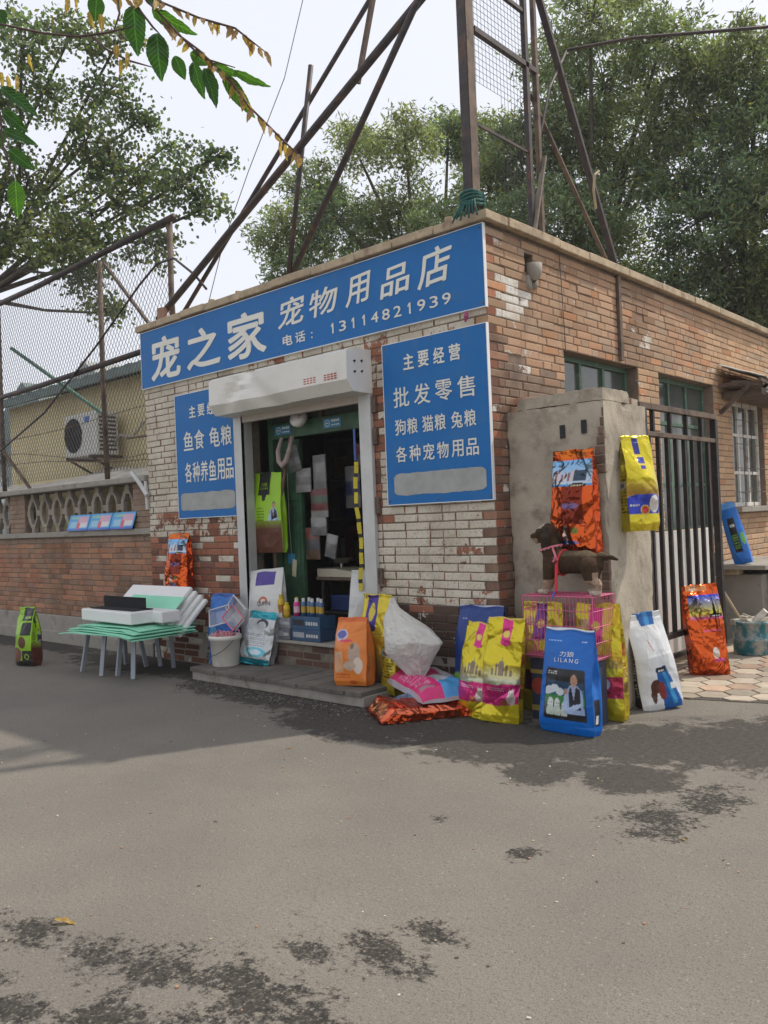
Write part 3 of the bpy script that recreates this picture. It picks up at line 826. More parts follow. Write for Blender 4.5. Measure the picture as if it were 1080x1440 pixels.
packet('dark packet with an ochre foot hanging deep in the middle of the doorway', -2.02, .75, 1.25, .22, .38, [(.16, .12, .04), dk, dk])
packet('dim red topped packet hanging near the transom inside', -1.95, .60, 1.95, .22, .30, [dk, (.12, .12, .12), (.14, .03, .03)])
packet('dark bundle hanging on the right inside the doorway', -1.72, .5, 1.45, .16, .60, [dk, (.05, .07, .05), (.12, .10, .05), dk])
tg = thing('price_tag', 'long cardboard tag dangling on a string in the doorway', 'tag', (-2.62, .25, 1.0))
MB().bx(-.03, .03, -.002, .002, 0, .17, M=T(-2.60, .20, .96, 0, 0, R(8))).build('card', mat('old_card', (.34, .30, .20), .8), tg)
MB().tube([(-2.62, .20, 1.13), (-2.64, .20, 1.5), (-2.66, .22, 2.0)], .002, 4).build('string', mat('twine', (.3, .28, .22), .9), tg)
ct = MB(); ct.bx(-2.83, -2.72, .335, .34, 1.08, 1.18); tag(ct.build('notice_card', cy), 'small light blue notice card stuck on the green door leaf', 'notice')
st = thing('barrier_strap', 'yellow and black striped strap hanging down the right door jamb', 'strap', (-1.50, .05, .9))
k = MB(); nst = 34
for i in range(nst):
    z0_ = 2.02 - i * .034
    M_ = T(-1.50 - .02 * math.sin(i * .21), .02 + .004 * math.sin(i), z0_ - .034, R(20 + 9 * math.sin(i * .5)), 0, R(4 * math.sin(i * .4)))
    k.bx(-.02, .02, -.0015, .0015, 0, .035, col=(.02, .02, .02) if i % 4 == 3 else (.62, .50, .02), M=M_)
k.build('webbing', mat('strap_print', attr=True, rough=.5, var=.1, bump=.1), st)
MB().bx(-1.52, -1.495, .015, .02, 2.03, 2.32).build('blue_tie', mat('blue_cloth', (.06, .12, .35), .8), st)
# table with a scale
tb = thing('small_table', 'small dark metal table inside the doorway carrying the weighing scale', 'table', (-2.25, .75, .346))
for xx, yy in [(-2.55, .55), (-1.95, .55), (-2.55, 1.0), (-1.95, 1.0)]: MB().bx(xx - .012, xx + .012, yy - .012, yy + .012, .347, .90).build('leg', M_STEEL, tb)
MB().bx(-2.6, -1.9, .5, 1.05, .90, .93).build('tabletop', M_STEEL2, tb, bevel=.004)
MB().bx(-2.54, -1.96, .54, .56, .56, .58).bx(-2.54, -1.96, .99, 1.01, .56, .58).build('rail', M_STEEL, tb)
tag(MB().bx(-2.5, -2.0, .6, .95, .582, .74).build('storage_box', mat('blue_box', (.02, .04, .13), .5), None, bevel=.01), 'dark blue box on the lower rail of the small table', 'box')
scl = thing('weighing_scale', 'cream electronic shop scale with a steel pan on the small table', 'scale', (-2.3, .7, .931))
MB().prism([(-.16, .0), (.42, .0), (.42, .05), (.10, .085), (-.16, .085)], 'y', -.16, .16, M=T(-2.42, .66, .932)).build('body', mat('cream_plastic', (.50, .45, .34), .45, var=.05, bump=.02), scl, bevel=.006)
MB().bx(-2.27, -2.02, .54, .76, .985, .992, M=None).build('keypad', M_DARK, scl)
k = MB(); k.lathe([(.11, .05), (.10, .045), (.06, .0), (.001, .0)], 20, c=(-2.42, .70, 1.06)); k.lathe([(.02, 0), (.02, .05)], 8, c=(-2.42, .70, 1.015)); k.build('pan', mat('steel_pan', (.45, .42, .38), .3, .8, var=.05, bump=0), scl, smooth=True)

# ------------------------------------------------------------------ door step of slabs
stp = thing('door_step', 'low concrete platform of grey slabs in front of the shop door', 'step', (-2.0, -.3, 0))
MB().bx(-3.25, -.93, -.60, -.03, 0, .085).build('step_base', M_CONC, stp, bevel=.008)
xx = -3.26
while xx < -.95:
    L = random.uniform(.17, .23); x1 = min(xx + L, -.92)
    c = random.uniform(.7, 1.1)
    MB().bx(xx + .003, x1 - .003, -.625 + random.uniform(-.006, .006), -.025, .086, .122 + random.uniform(-.003, .004), col=np.array([.135, .12, .10]) * c).build('step_slab', mat('step_slab_stone', attr=True, rough=.9, var=.25, vs=9, bump=.5, dirt=(.10, .09, .08), dsc=7, dth=.58), stp, bevel=.004)
    xx = x1

# ------------------------------------------------------------------ the boundary wall on the left
LW = thing('boundary_wall', 'brick yard wall with concrete honeycomb screen blocks left of the shop', 'wall', (-8, .15, 0))
YL = .06
MB().bx(-13, -4.87, YL - .03, YL + .24, 0, .37).bx(-13, -4.87, YL - .07, YL - .031, 0, .16).build('plinth', M_CONC, LW, bevel=.01)
MB().bx(-13, -4.87, YL + .008, YL + .24, .371, 1.43).build('wall_core', M_MORTAR2, LW)
lo, lu, ln_ = Vector((-4.88, YL, 0)), Vector((-1, 0, 0)), Vector((0, -1, 0))
rest = MB(); nb = 0
its = courses(8.1, .372, 1.42, [], 21)
its2 = sorted(its, key=lambda t: t[0])
def lcol(a, z):
    t = rb.random(); c = np.array([.30, .125, .075]) if t < .5 else np.array([.21, .115, .085]) if t < .8 else np.array([.38, .16, .085])
    if vn(a, z, .9, 8) > .15: c = c * .62
    if z > 1.28: c = np.array([.20, .14, .11])
    return c * (.75 + .45 * rb.random())
for t in its2:
    a0, a1, z = t[:3]
    if nb < 262:
        mb = MB(); brick_geo(mb, lo, lu, ln_, a0, a1, z, lcol(a0, z), .02, rb); mb.build('brick', M_BRICK3, LW); nb += 1
    else: brick_geo(rest, lo, lu, ln_, a0, a1, z, lcol(a0, z), .02, rb)
piers = [(0.02, .42), (3.30, 3.78)]
for (p0, p1) in piers:
    MB().bx(-4.88 - p1, -4.88 - p0, YL + .008, YL + .22, 1.505, 2.05).build('pier_core', M_MORTAR2, LW)
    for i in range(8):
        z = 1.503 + i * .0685; a = p0; st_ = i % 2
        while a < p1 - .02:
            ln2 = .24 if (st_ == 0 and a == p0) else .12 if a == p0 else .24
            b2 = min(a + ln2, p1)
            if p1 - b2 < .06: b2 = p1
            mb = rest if (nb >= 296) else MB()
            brick_geo(mb, lo, lu, ln_, a, b2, z, lcol(a, 1.3) * 1.05, .05, rb)
            if mb is not rest: mb.build('brick', M_BRICK3, LW); nb += 1
            a = b2
rest.build('brickwork', M_BRICK3, LW, kind='stuff')
MB().bx(-13, -4.87, YL - .045, YL + .25, 1.431, 1.503).build('ledge', M_CONC, LW, bevel=.008)
MB().bx(-13, -4.88, YL - .10, YL + .30, 2.052, 2.125).build('wall_cap', M_CONC, LW, bevel=.012)
def oct_(rx, rz, f=.5): return [(rx, rz * f), (rx * f, rz), (-rx * f, rz), (-rx, rz * f), (-rx, -rz * f), (-rx * f, -rz), (rx * f, -rz), (rx, -rz * f)]
SCR = mat('screen_block_concrete', (.30, .26, .21), .95, var=.25, vs=8, bump=.6, bs=40, dirt=(.15, .12, .1), dsc=6, dth=.6)
xs_ = [-5.49 - i * .36 for i in range(8)] + [-8.85, -9.21, -9.57, -9.93, -10.29]
for xc in xs_:
    mb = MB(); oo, ii = oct_(.135, .205, .42), oct_(.092, .155, .36)
    vs = []; fs = []
    for yy in (YL + .03, YL + .11):
        for p in oo: vs.append((xc + p[0], yy, 1.778 + p[1]))
        for p in ii: vs.append((xc + p[0], yy + (.012 if yy < YL + .05 else -.012), 1.778 + p[1]))
    for k in range(8):
        j = (k + 1) % 8
        fs += [(k, j, 8 + j, 8 + k), (16 + j, 16 + k, 24 + k, 24 + j), (k, 16 + k, 16 + j, j), (8 + j, 24 + j, 24 + k, 8 + k)]
    mb.add(vs, fs)
    for sx in (-1, 1):
        mb.bx(xc + sx * .13 - .0 if sx > 0 else xc - .18, xc + .18 if sx > 0 else xc - .13, YL + .035, YL + .105, 1.778 - .04, 1.778 + .04)
    mb.bx(xc - .045, xc + .045, YL + .036, YL + .104, 1.504, 1.58); mb.bx(xc - .045, xc + .045, YL + .036, YL + .104, 1.976, 2.05)
    mb.build('screen_block', SCR, LW, bevel=.006)
# weathered sheet behind the cap
A = np.zeros((14, 70, 3))
for i in range(14):
    for j in range(70):
        t = i / 13; xx = -13 + j / 69 * 8.1
        hmp = .10 * math.exp(-((xx + 8.2) / .9) ** 2)
        A[i, j] = (xx, YL + .30 + t * 1.1, 2.10 + t * (.26 + hmp) + .035 * vn(xx, t, 2.2, 6) * t + .015 * vn(xx, t, 9, 7) * t)
tag(MB().grid(A).build('lean_to_roof', M_TARP, None, thick=.02), 'rust stained pale lean-to roof sloping up behind the yard wall cap', 'roof')
# three blue leaflets boxes on the ledge
lf_m = mat('leaflet_print', attr=True, rough=.35, var=.04, bump=0)
for q, xl in enumerate((-6.82, -6.28, -5.74)):
    A = np.zeros((14, 28, 3)); C = np.zeros((14, 28, 3))
    for i in range(14):
        for j in range(28):
            v, u = i / 13, j / 27
            A[i, j] = (xl + u * .52, -.012 + YL - .06 + v * .07 + .004 * math.sin(u * 7), 1.505 + v * .205)
            c = (.03, .30, .62)
            if v < .12: c = (.02, .10, .42)
            if .08 < u < .42 and .2 < v < .6: c = (.25, .48, .62)
            if .45 < u < .60 and .15 < v < .72: c = (.60, .04, .05)
            if .62 < u < .93 and .18 < v < .5: c = (.62, .58, .60)
            if .5 < u < .93 and .52 < v < .85: c = (.58, .33, .42)
            if .1 < u < .5 and .74 < v < .9: c = (.22, .46, .36)
            C[i, j] = c
    tag(MB().grid(A, C).build('leaflet', lf_m, None, thick=.006), ['leftmost', 'middle', 'rightmost'][q] + ' of the three light blue printed cards leaning on the wall ledge', 'card', 'printed cards on the wall ledge')

# ------------------------------------------------------------------ chain link fence above the left wall
fn = thing('chain_link_fence', 'tall rusty chain link fence on steel posts above the yard wall', 'fence', (-7.3, .3, 2.1))
YF = .30
for xx, zt in [(-4.66, 5.10), (-6.28, 5.02), (-9.35, 5.02), (-12.4, 5.02)]:
    MB().tube([(xx, YF, 2.1 if xx < -4.8 else 3.86), (xx - .02, YF, 3.5 if xx < -4.8 else 4.2), (xx, YF, zt)], .034, 10).build('post', M_STEEL2, fn, smooth=True)
MB().tube([(-12.5, YF - .03, 5.07), (-8, YF - .03, 5.05), (-4.52, YF - .03, 5.12)], .04, 10).build('top_rail', M_STEEL, fn, smooth=True)
MB().tube([(-12.5, YF - .03, 3.60), (-8, YF - .03, 3.62), (-4.9, YF - .03, 3.68)], .036, 10).build('lower_rail', M_STEEL, fn, smooth=True)
MB().bar((-6.2, YF + .02, 4.98), (-5.15, YF + .02, 3.95), .035, .035).build('brace', M_STEEL2, fn)
MB().bar((-9.5, YF + .25, 4.45), (-6.5, YF + .1, 3.05), .04, .04).build('brace', mat('green_brace', (.07, .17, .12), .6, var=.2), fn)
MB().bar((-9.6, YF - .02, 3.0), (-8.35, YF - .05, 2.13), .035, .035).build('brace', M_STEEL2, fn)
mb = MB(); sp = .078; x0, x1, z0_, z1_ = -12.4, -4.68, 2.25, 5.04; sl = 1.45
L = (z1_ - z0_) / sl
a = x0 - L
while a < x1:
    for s_ in (1, -1):
        # line x = a + t*L (s=1) or reversed ; clip
        pa, pb_ = (a, z0_), (a + L, z1_)
        if s_ < 0: pa, pb_ = (a, z1_), (a + L, z0_)
        ta, tb_ = max(0, (x0 - pa[0]) / L), min(1, (x1 - pa[0]) / L)
        # leave out the part that the shop hides and the weld at the corner
        if tb_ - ta > .02:
            A0 = (pa[0] + L * ta, YF + s_ * .002, pa[1] + (pb_[1] - pa[1]) * ta); B0 = (pa[0] + L * tb_, YF + s_ * .002, pa[1] + (pb_[1] - pa[1]) * tb_)
            mb.tube([A0, B0], .0034, 3, cap=False)
    a += sp
mb.build('chain_link', M_WIRE, fn, kind='stuff')
bw = MB()
for (zs, amp, yy) in [(2.42, .10, .12), (2.55, .16, .2), (2.95, .05, .18)]:
    pts = [(-11 + i * .25, yy, zs + amp * math.sin(i * .21 + zs * 5) + .01 * vn(i, zs, 3)) for i in range(25)]
    pts = [p for p in pts if p[0] < -4.9]
    bw.tube(pts, .004, 4)
    for p in pts[::1]:
        for q in range(2):
            xx = p[0] + q * .12; bw.bar((xx - .012, p[1], p[2] - .02), (xx + .012, p[1], p[2] + .02), .003, .003)
tag(bw.build('barbed_wire', M_STEEL2, None), 'sagging barbed wire strands strung over the yard wall cap', 'barbed wire')
MB().tube([(-5.6, .2, 2.63), (-4.95, .1, 2.60)], .016, 6).tube([(-4.95, .1, 2.60), (-4.95, .1, 2.53)], .012, 6).build('wire_bracket', M_STEEL2, fn)
MB().tube([(-5.15, -.03, 2.17), (-4.95, -.05, 2.03), (-4.80, -.05, 1.88)], .028, 8).tube([(-4.86, -.03, 2.05), (-4.84, -.03, 1.72)], .022, 6).build('drain_pipe', M_ALU, shop)
cb_ = MB().tube([(-9.4, .22, 2.75), (-7.8, .22, 3.2), (-6.3, .22, 3.9), (-5.2, .2, 4.45), (-4.8, .2, 4.62), (-4.45, .2, 4.6), (-4.0, .15, 4.30), (-3.75, .12, 4.08)], .014, 6)
tag(cb_.build('loose_cable', M_STEEL, None, smooth=True), 'dark loose cable looping from the fence over the roof corner', 'cable')

# ------------------------------------------------------------------ yellow building behind, its roof and air conditioner
yb = thing('yellow_building', 'low pale yellow rendered building with a green sheet roof behind the fence', 'building', (-8.5, 3, 0))
MB().bx(-12.05, -5.0, 1.62, 5.0, 0, 3.86).build('wall', M_YEL, yb)
rf = MB()
A = np.zeros((6, 60, 3))
for i in range(6):
    for j in range(60): A[i, j] = (-12.6 + j / 59 * 7.8, 1.30 + i * .75, 3.93 + i * .18 + .018 * math.sin(j * 2.1))
rf.grid(A); rf.build('roof', M_SHEET, yb, thick=.03)
MB().bx(-12.6, -4.85, 1.28, 1.34, 3.80, 3.93).build('fascia', M_SHEET, yb)
MB().prism([(-.9, 0), (.9, 0), (0, .55)], 'y', 2.4, 4.4, M=T(-10.7, 0, 4.1)).build('roof_dormer', mat('grey_sheet', (.40, .42, .42), .6), yb)
ac = thing('air_conditioner', 'white air conditioner outdoor unit mounted on the yellow wall', 'air conditioner', (-8.5, 1.4, 2.6))
MB().bx(-8.98, -7.98, 1.12, 1.48, 2.66, 3.33).build('case', mat('ac_white', (.66, .65, .60), .45, var=.06, bump=.03, dirt=(.48, .45, .38), dsc=5, dth=.65), ac, bevel=.015)
mb = MB(); fx, fz = -8.70, 3.0
for k in range(1, 10):
    r_ = .029 * k; mb.tube([(fx + r_ * math.cos(t * math.pi / 12), 1.105, fz + r_ * math.sin(t * math.pi / 12)) for t in range(25)], .004, 4)
for k in range(8): mb.bar((fx, 1.106, fz), (fx + .265 * math.cos(k * math.pi / 4), 1.106, fz + .265 * math.sin(k * math.pi / 4)), .005)
mb.build('fan_grille', M_STEEL, ac)
k = MB(); k.lathe([(.001, 0), (.262, 0), (.272, .004)], 28, M=Matrix.Translation((fx, 1.119, fz)) @ Matrix.Rotation(R(90), 4, 'X')); k.build('fan_recess', M_DARK, ac)
MB().bx(-8.33, -8.20, 1.114, 1.119, 3.17, 3.26).build('badge', mat('badge_blue', (.03, .14, .5), .4), ac)
for xx in (-8.86, -8.15): MB().bx(xx, xx + .04, 1.06, 1.62, 2.615, 2.659).bar((xx + .02, 1.12, 2.62), (xx + .02, 1.60, 2.36), .03, .03).build('bracket', M_STEEL2, ac)
mb = MB()
for q in range(9): mb.bx(-7.978, -7.972, 1.16, 1.44, 2.72 + q * .062, 2.75 + q * .062)
mb.build('coil_fins', M_STEEL, ac)
MB().tube([(-7.97, 1.40, 2.80), (-7.85, 1.42, 2.95), (-7.6, 1.5, 2.9), (-7.4, 1.56, 3.1), (-7.2, 1.6, 3.15)], .02, 8).build('hose', mat('hose_grey', (.4, .38, .33), .7), ac, smooth=True)
# farther blue-grey shed at the far left edge
fb = thing('far_shed', 'small pale shed with a glass front beyond the yellow building at the left edge', 'shed', (-15, 4, 0))
MB().bx(-18, -12.9, 3.6, 8, 0, 3.3).build('wall', mat('shed_wall', (.30, .34, .32), .7, var=.2), fb)
MB().prism([(-18.3, 3.3), (-12.6, 3.3), (-15.4, 5.0)], 'y', 3.4, 8.2).build('roof', M_SHEET, fb)
for q in range(4): MB().bx(-17.6 + q * 1.15, -16.7 + q * 1.15, 3.57, 3.6, 1.8, 2.9).build('window', mat('shed_glass', (.35, .42, .42), .2, var=.2), fb)

# ------------------------------------------------------------------ steel billboard frame on the roof
ZR = ZT + .085
bf = thing('billboard_frame', 'rusty steel lattice of an empty billboard frame standing on the shop roof', 'billboard frame', (-1.5, .2, ZR))
# corner mast: an angle section
mx, my = -.10, -.06
MB().bx(mx - .035, mx + .040, my + .0, my + .012, ZR, 8.6, M=None).build('mast_flange', M_STEEL, bf)
MB().bx(mx + .034, mx + .046, my + .0125, my + .11, ZR, 8.6).build('mast_web', M_STEEL2, bf)
MB().bx(mx - .036, mx - .028, my + .0125, my + .10, ZR, 8.6).build('mast_web', M_STEEL, bf)
def strut(a, b, r, m=M_STEEL, nm='strut'): return MB().tube([a, b], r, 10).build(nm, m, bf, smooth=True)
strut((-4.70, .12, 3.93), (.35, .12, 6.31), .038)
strut((-4.42, .20, 3.86), (-.95, .30, 6.55), .024)
strut((-2.45, .14, 3.86), (-2.02, .16, 5.86), .025)
strut((-2.50, .18, 3.86), (-.12, .05, 6.35), .030)
MB().bar((-1.42, .16, 5.46), (-1.19, .22, 6.35), .055, .03).build('strut', M_STEEL2, bf)
# wire panel running back along the side wall
px_ = -.09
for yy, m_, r_ in [(.86, M_STEEL, .022), (1.02, M_STEEL2, .02)]:
    MB().bx(px_ - r_, px_ + r_, yy - r_, yy + r_, ZR, 8.6).build('panel_post', m_, bf)
for zz, yy1, r_ in [(5.36, 1.02, .022), (5.82, .86, .016), (4.60, .86, .010)]:
    MB().bx(px_ - r_, px_ + r_, my + .152, yy1, zz - r_, zz + r_).build('panel_rail', M_STEEL, bf)
mb = MB()
y_ = my + .17
while y_ < .84:
    mb.tube([(px_, y_, 4.95 - .9 * (y_ > .45)), (px_, y_, 8.5)], .0022, 3, cap=False); y_ += .05
z_ = 4.95
while z_ < 8.5:
    mb.tube([(px_, my + .155, z_), (px_, .84, z_)], .0022, 3, cap=False); z_ += .05
mb.build('wire_mesh', M_WIRE, bf, kind='stuff')
MB().bar((px_, 2.44, ZR), (px_, 1.02, 6.25), .06, .035).build('stay', M_STEEL, bf)
MB().bar((px_ - .02, 2.36, ZR), (px_ - .02, .95, 5.15), .035, .02).build('stay', M_STEEL2, bf)
MB().bar((px_ + .03, .82, ZR), (px_ + .03, 1.06, 4.62), .045, .02).build('stay', mat('weathered_timber', (.22, .19, .15), .9, var=.3, vs=20), bf)
MB().tube([(px_, 1.60, 5.78), (.4, 1.95, 5.83), (3.6, 4.6, 5.9)], .016, 6).build('stay_wire', M_STEEL, bf)
MB().tube([(px_, 1.60, 5.78), (px_, 1.25, 5.3), (px_, 1.05, 4.8)], .012, 6).build('stay_wire', M_STEEL, bf)
MB().tube([(.0, 1.95, 4.72), (.0, 1.86, 4.66), (.0, 1.83, 4.5), (.0, 1.86, 4.34)], .014, 6).build('hanging_strip', mat('pale_strip', (.35, .28, .16), .8), bf)
gt = mat('green_rope', (.02, .10, .085), .8, var=.3)
mb = MB()
for k in range(5): mb.tube([(mx + .01 + .09 * math.cos(t), my + .05 + .10 * math.sin(t), ZR + .06 + k * .022 + .01 * math.sin(t * 2 + k)) for t in np.linspace(0, 6.28, 13)], .012, 6)
for k in range(7): mb.tube([(mx + .02 + .02 * k - .05, my - .04, ZR + .08), (mx - .06 + .03 * k, my - .07, ZR + .0 + .012 * (k % 3)), (mx - .10 + .04 * k, my - .08, ZR - .07 + .02 * (k % 2))], .007, 5)
mb.build('rope_tie', gt, bf, smooth=True)
MB().bx(-.05, .05, -.03, .03, 0, .16, M=T(-4.52, .06, ZR, .3)).build('base_block', mat('old_brick', (.30, .17, .12), .9), bf)
tag(MB().tube([(-2.75, .84, 7.25), (-2.95, .66, 6.28), (-3.27, .38, 5.30), (-3.52, .20, 4.55), (-3.75, .12, 3.87)], .005, 4).build('overhead_wire', M_STEEL, None), 'thin overhead wire coming down to the left half of the roof', 'wire')

# ------------------------------------------------------------------ pillar, gate, yard
pl = thing('gate_pillar', 'thick rendered gate pillar with exposed brick under its edge beside the shop corner', 'pillar', (.42, .55, 0))
def rough_box(x0, x1, y0, y1, z0, z1, step, amp, name, m, parent, chip=.02, seed=1):
    from mathutils import noise as mn
    import bmesh
    bm = bmesh.new(); bmesh.ops.create_cube(bm, size=1)
    n = max(1, int(max(x1 - x0, y1 - y0, z1 - z0) / step))
    bmesh.ops.subdivide_edges(bm, edges=bm.edges[:], cuts=min(n, 40), use_grid_fill=True)
    V = []
    for v in bm.verts:
        p = Vector(((x0 + x1) / 2 + v.co.x * (x1 - x0), (y0 + y1) / 2 + v.co.y * (y1 - y0), (z0 + z1) / 2 + v.co.z * (z1 - z0)))
        e = sum(1 for q in v.co if abs(abs(q) - .5) < 1e-4)
        c = Vector(((x0 + x1) / 2, (y0 + y1) / 2, p.z))
        d = mn.noise(p * 5 + Vector((seed, 0, 0))) * amp + mn.noise(p * 19 + Vector((0, seed, 0))) * amp * .5
        nrm = Vector([(1 if q > 0 else -1) if abs(abs(q) - .5) < 1e-4 else 0 for q in v.co])
        p = p + nrm.normalized() * d
        if e >= 2:
            k = max(0, mn.noise(p * 6.5 + Vector((0, 0, seed)))) * chip * 2.2 + max(0, mn.noise(p * 24)) * chip * .6
            p = p - nrm.normalized() * k
        V.append(tuple(p))
    idx = {v: i for i, v in enumerate(bm.verts)}
    F = [tuple(idx[v] for v in f.verts) for f in bm.faces]; bm.free()
    return MB().add(V, F).build(name, m, parent)
rough_box(.004, .84, .20, .90, 0, 2.30, .06, .006, 'pillar_body', M_CONC2, pl, .022, 2)
rough_box(.10, .835, .206, .62, 2.302, 2.395, .03, .008, 'pillar_cap', M_CONC2, pl, .03, 5)
rough_box(.42, .80, .50, .88, 2.306, 2.36, .03, .006, 'pillar_cap', M_CONC2, pl, .02, 9)
for q, (bx_, by_) in enumerate([(.70, .74), (.50, .84), (.08, .52)]): MB().bx(-.10, .10, -.05, .05, 0, .05, M=T(bx_, by_, 2.31, .3 + q)).build('cap_brick', mat('old_brick', (.30, .17, .12), .9), pl, bevel=.006)
for (xx, zz) in [(.50, 2.10), (.68, 2.12)]: MB().bx(xx - .022, xx + .022, .190, .1935, zz - .05, zz + .05).build('slot', M_DARK, pl)
# broken render on the outer edge: triangle of bricks at the top and a strip of bricks low down
rp = random.Random(3)
def edge_brick(x0, x1, z):
    mb = MB(); brick_geo(mb, Vector((0, .190, 0)), Vector((1, 0, 0)), Vector((0, -1, 0)), x0, x1, z, np.array([.17, .115, .085]) * rp.uniform(.75, 1.25), .02, rp); mb.build('edge_brick', M_BRICK, pl)
for i in range(7): edge_brick(.825 - .017 * i, .838, 2.18 - i * RH)
for i in range(8): edge_brick(.775 + rp.uniform(-.02, .012), .838, 1.12 - i * RH)
for q in range(3): MB().bx(-.06, .06, -.05, .05, 0, .05, M=T(.10 + q * .07, .30 + .04 * q, 2.36, q * .8)).build('loose_brick', mat('old_brick2', (.42, .19, .12), .9), pl, bevel=.004)

XG = .60
gt_ = thing('iron_gate', 'open dark iron bar gate between the gate pillar and the yard steps', 'gate', (XG, 2.1, .15))
M_GATE = mat('gate_black', (.022, .019, .018), .55, .2, var=.5, vs=12, bump=.3, bs=60, dirt=(.07, .045, .03), dsc=9, dth=.62)
def gb(nm, *b_, m=M_GATE): return MB().bx(*b_).build(nm, m, gt_, bevel=.003)
gb('frame_bar', XG - .03, XG + .03, 1.26, 2.96, 2.345, 2.395, m=M_STEEL2)
gb('frame_bar', XG - .025, XG + .025, 1.35, 2.93, 2.115, 2.155, m=M_STEEL2)
gb('frame_bar', XG - .025, XG + .025, 1.35, 2.93, .34, .39)
gb('gate_post', XG - .05, XG + .05, 1.26, 1.345, .0, 2.344)
gb('gate_post', XG - .03, XG + .03, 2.93, 2.99, .12, 2.344)
for i in range(8):
    yy = 1.46 + i * .187
    gb('gate_bar', XG - .018, XG + .018, yy - .018, yy + .018, .391, 2.114)
for i in range(4):
    yy = 1.55 + i * .36
    gb('gate_bar', XG - .018, XG + .018, yy - .018, yy + .018, 2.156, 2.344)
gb('kick_rail', XG - .02, XG + .02, 1.35, 2.93, .16, .20)
bd = thing('white_board', 'plain white board standing behind the iron gate', 'board', (.42, 2.4, .1))
MB().bx(.395, .425, 1.30, 3.25, .12, 1.27).build('board_sheet', mat('board_white', (.66, .64, .60), .6, var=.08, bump=.05), bd)
tag(MB().bx(-.005, .36, 3.4, 3.42, .0, .9).bx(.36, .40, 3.3, 3.5, .0, 1.0).build('yard_partition', M_DARK, None), 'dark sheet partition in the yard behind the gate', 'partition')
pf_ = thing('yard_platform', 'rough concrete platform with a thin slab top beyond the gate', 'platform', (.6, 4.6, 0))
MB().bx(.02, .62, 4.12, 5.6, 0, .72).build('platform_base', M_CONC, pf_, bevel=.01)
MB().bx(.622, 2.6, 4.30, 5.6, 0, .78).build('platform_base', M_CONC2, pf_, bevel=.015)
MB().bx(.02, .72, 3.94, 5.6, .785, .835).build('slab_top', M_CONC, pf_, bevel=.004)
MB().bx(.15, .40, 4.02, 4.2, .722, .784).build('packing_stone', M_COPING, pf_, bevel=.01)
MB().bx(.90, .98, 4.27, 4.30, .30, .52).build('recess', M_DARK, pf_)

# ------------------------------------------------------------------ thin city haze
hm_ = bpy.data.materials.new('haze_air'); hm_.use_nodes = True; hm_.node_tree.nodes.clear()
_o = hm_.node_tree.nodes.new('ShaderNodeOutputMaterial'); _v = hm_.node_tree.nodes.new('ShaderNodeVolumePrincipled')
_v.inputs['Color'].default_value = (.92, .94, .97, 1); _v.inputs['Density'].default_value = .0012; _v.inputs['Anisotropy'].default_value = .2
hm_.node_tree.links.new(_v.outputs[0], _o.inputs['Volume'])
tag(MB().bx(-24, 14, -16, 24, -1.2, 15.5).build('haze', hm_), kind='stuff')

# ------------------------------------------------------------------ trees
def leaf_mat(name, tr=.35):
    m, nt, b = newmat(name)
    a = N(nt, 'ShaderNodeAttribute'); a.attribute_name = 'Col'
    nt.links.new(a.outputs['Color'], b.inputs['Base Color']); b.inputs['Roughness'].default_value = .55; b.inputs['Specular IOR Level'].default_value = .3
    t = N(nt, 'ShaderNodeBsdfTranslucent'); mx_ = N(nt, 'ShaderNodeMixShader'); mx_.inputs[0].default_value = tr
    g_ = mixc(nt, 1.0, a.outputs['Color'], (1.5, 1.7, .7), 'MULTIPLY'); nt.links.new(g_, t.inputs[0])
    nt.links.new(b.outputs[0], mx_.inputs[1]); nt.links.new(t.outputs[0], mx_.inputs[2])
    nt.links.new(mx_.outputs[0], nt.nodes['Material Output'].inputs[0])
    return m
M_LEAF = leaf_mat('tree_leaf', .45); M_BARK = mat('bark', (.09, .075, .06), .95, var=.35, vs=8, bump=.8, bs=30, bd=.02)
def leaves_mesh(name, cen, length, width, cols, parent, droop=.0):
    n = len(cen)
    d = rng.normal(size=(n, 3)); d[:, 2] -= droop; d /= np.linalg.norm(d, axis=1)[:, None]
    e = rng.normal(size=(n, 3)); e -= (e * d).sum(1)[:, None] * d; e /= np.linalg.norm(e, axis=1)[:, None]
    L = (length * rng.uniform(.7, 1.25, n))[:, None]; Wd = (width * rng.uniform(.75, 1.2, n))[:, None]
    V = np.empty((n, 4, 3)); V[:, 0] = cen; V[:, 1] = cen + d * L * .45 + e * Wd / 2; V[:, 2] = cen + d * L; V[:, 3] = cen + d * L * .45 - e * Wd / 2
    O = np.array(WL[parent.name]); 
    c0 = cen.mean(0); V = V - c0
    me = bpy.data.meshes.new(name); me.vertices.add(n * 4); me.vertices.foreach_set('co', V.astype(np.float32).ravel())
    me.loops.add(n * 4); me.loops.foreach_set('vertex_index', np.arange(n * 4, dtype=np.int32))
    me.polygons.add(n); me.polygons.foreach_set('loop_start', np.arange(0, n * 4, 4, dtype=np.int32)); me.polygons.foreach_set('loop_total', np.full(n, 4, dtype=np.int32))
    me.update(); me.validate()
    a = me.color_attributes.new('Col', 'FLOAT_COLOR', 'POINT'); C = np.repeat(cols, 4, axis=0)
    a.data.foreach_set('color', np.hstack([C, np.ones((len(C), 1))]).astype(np.float32).ravel())
    me.materials.append(M_LEAF)
    o = bpy.data.objects.new(name, me); COL.objects.link(o); o.parent = parent; o.location = Vector(c0 - O); o['kind'] = 'stuff'
    return o
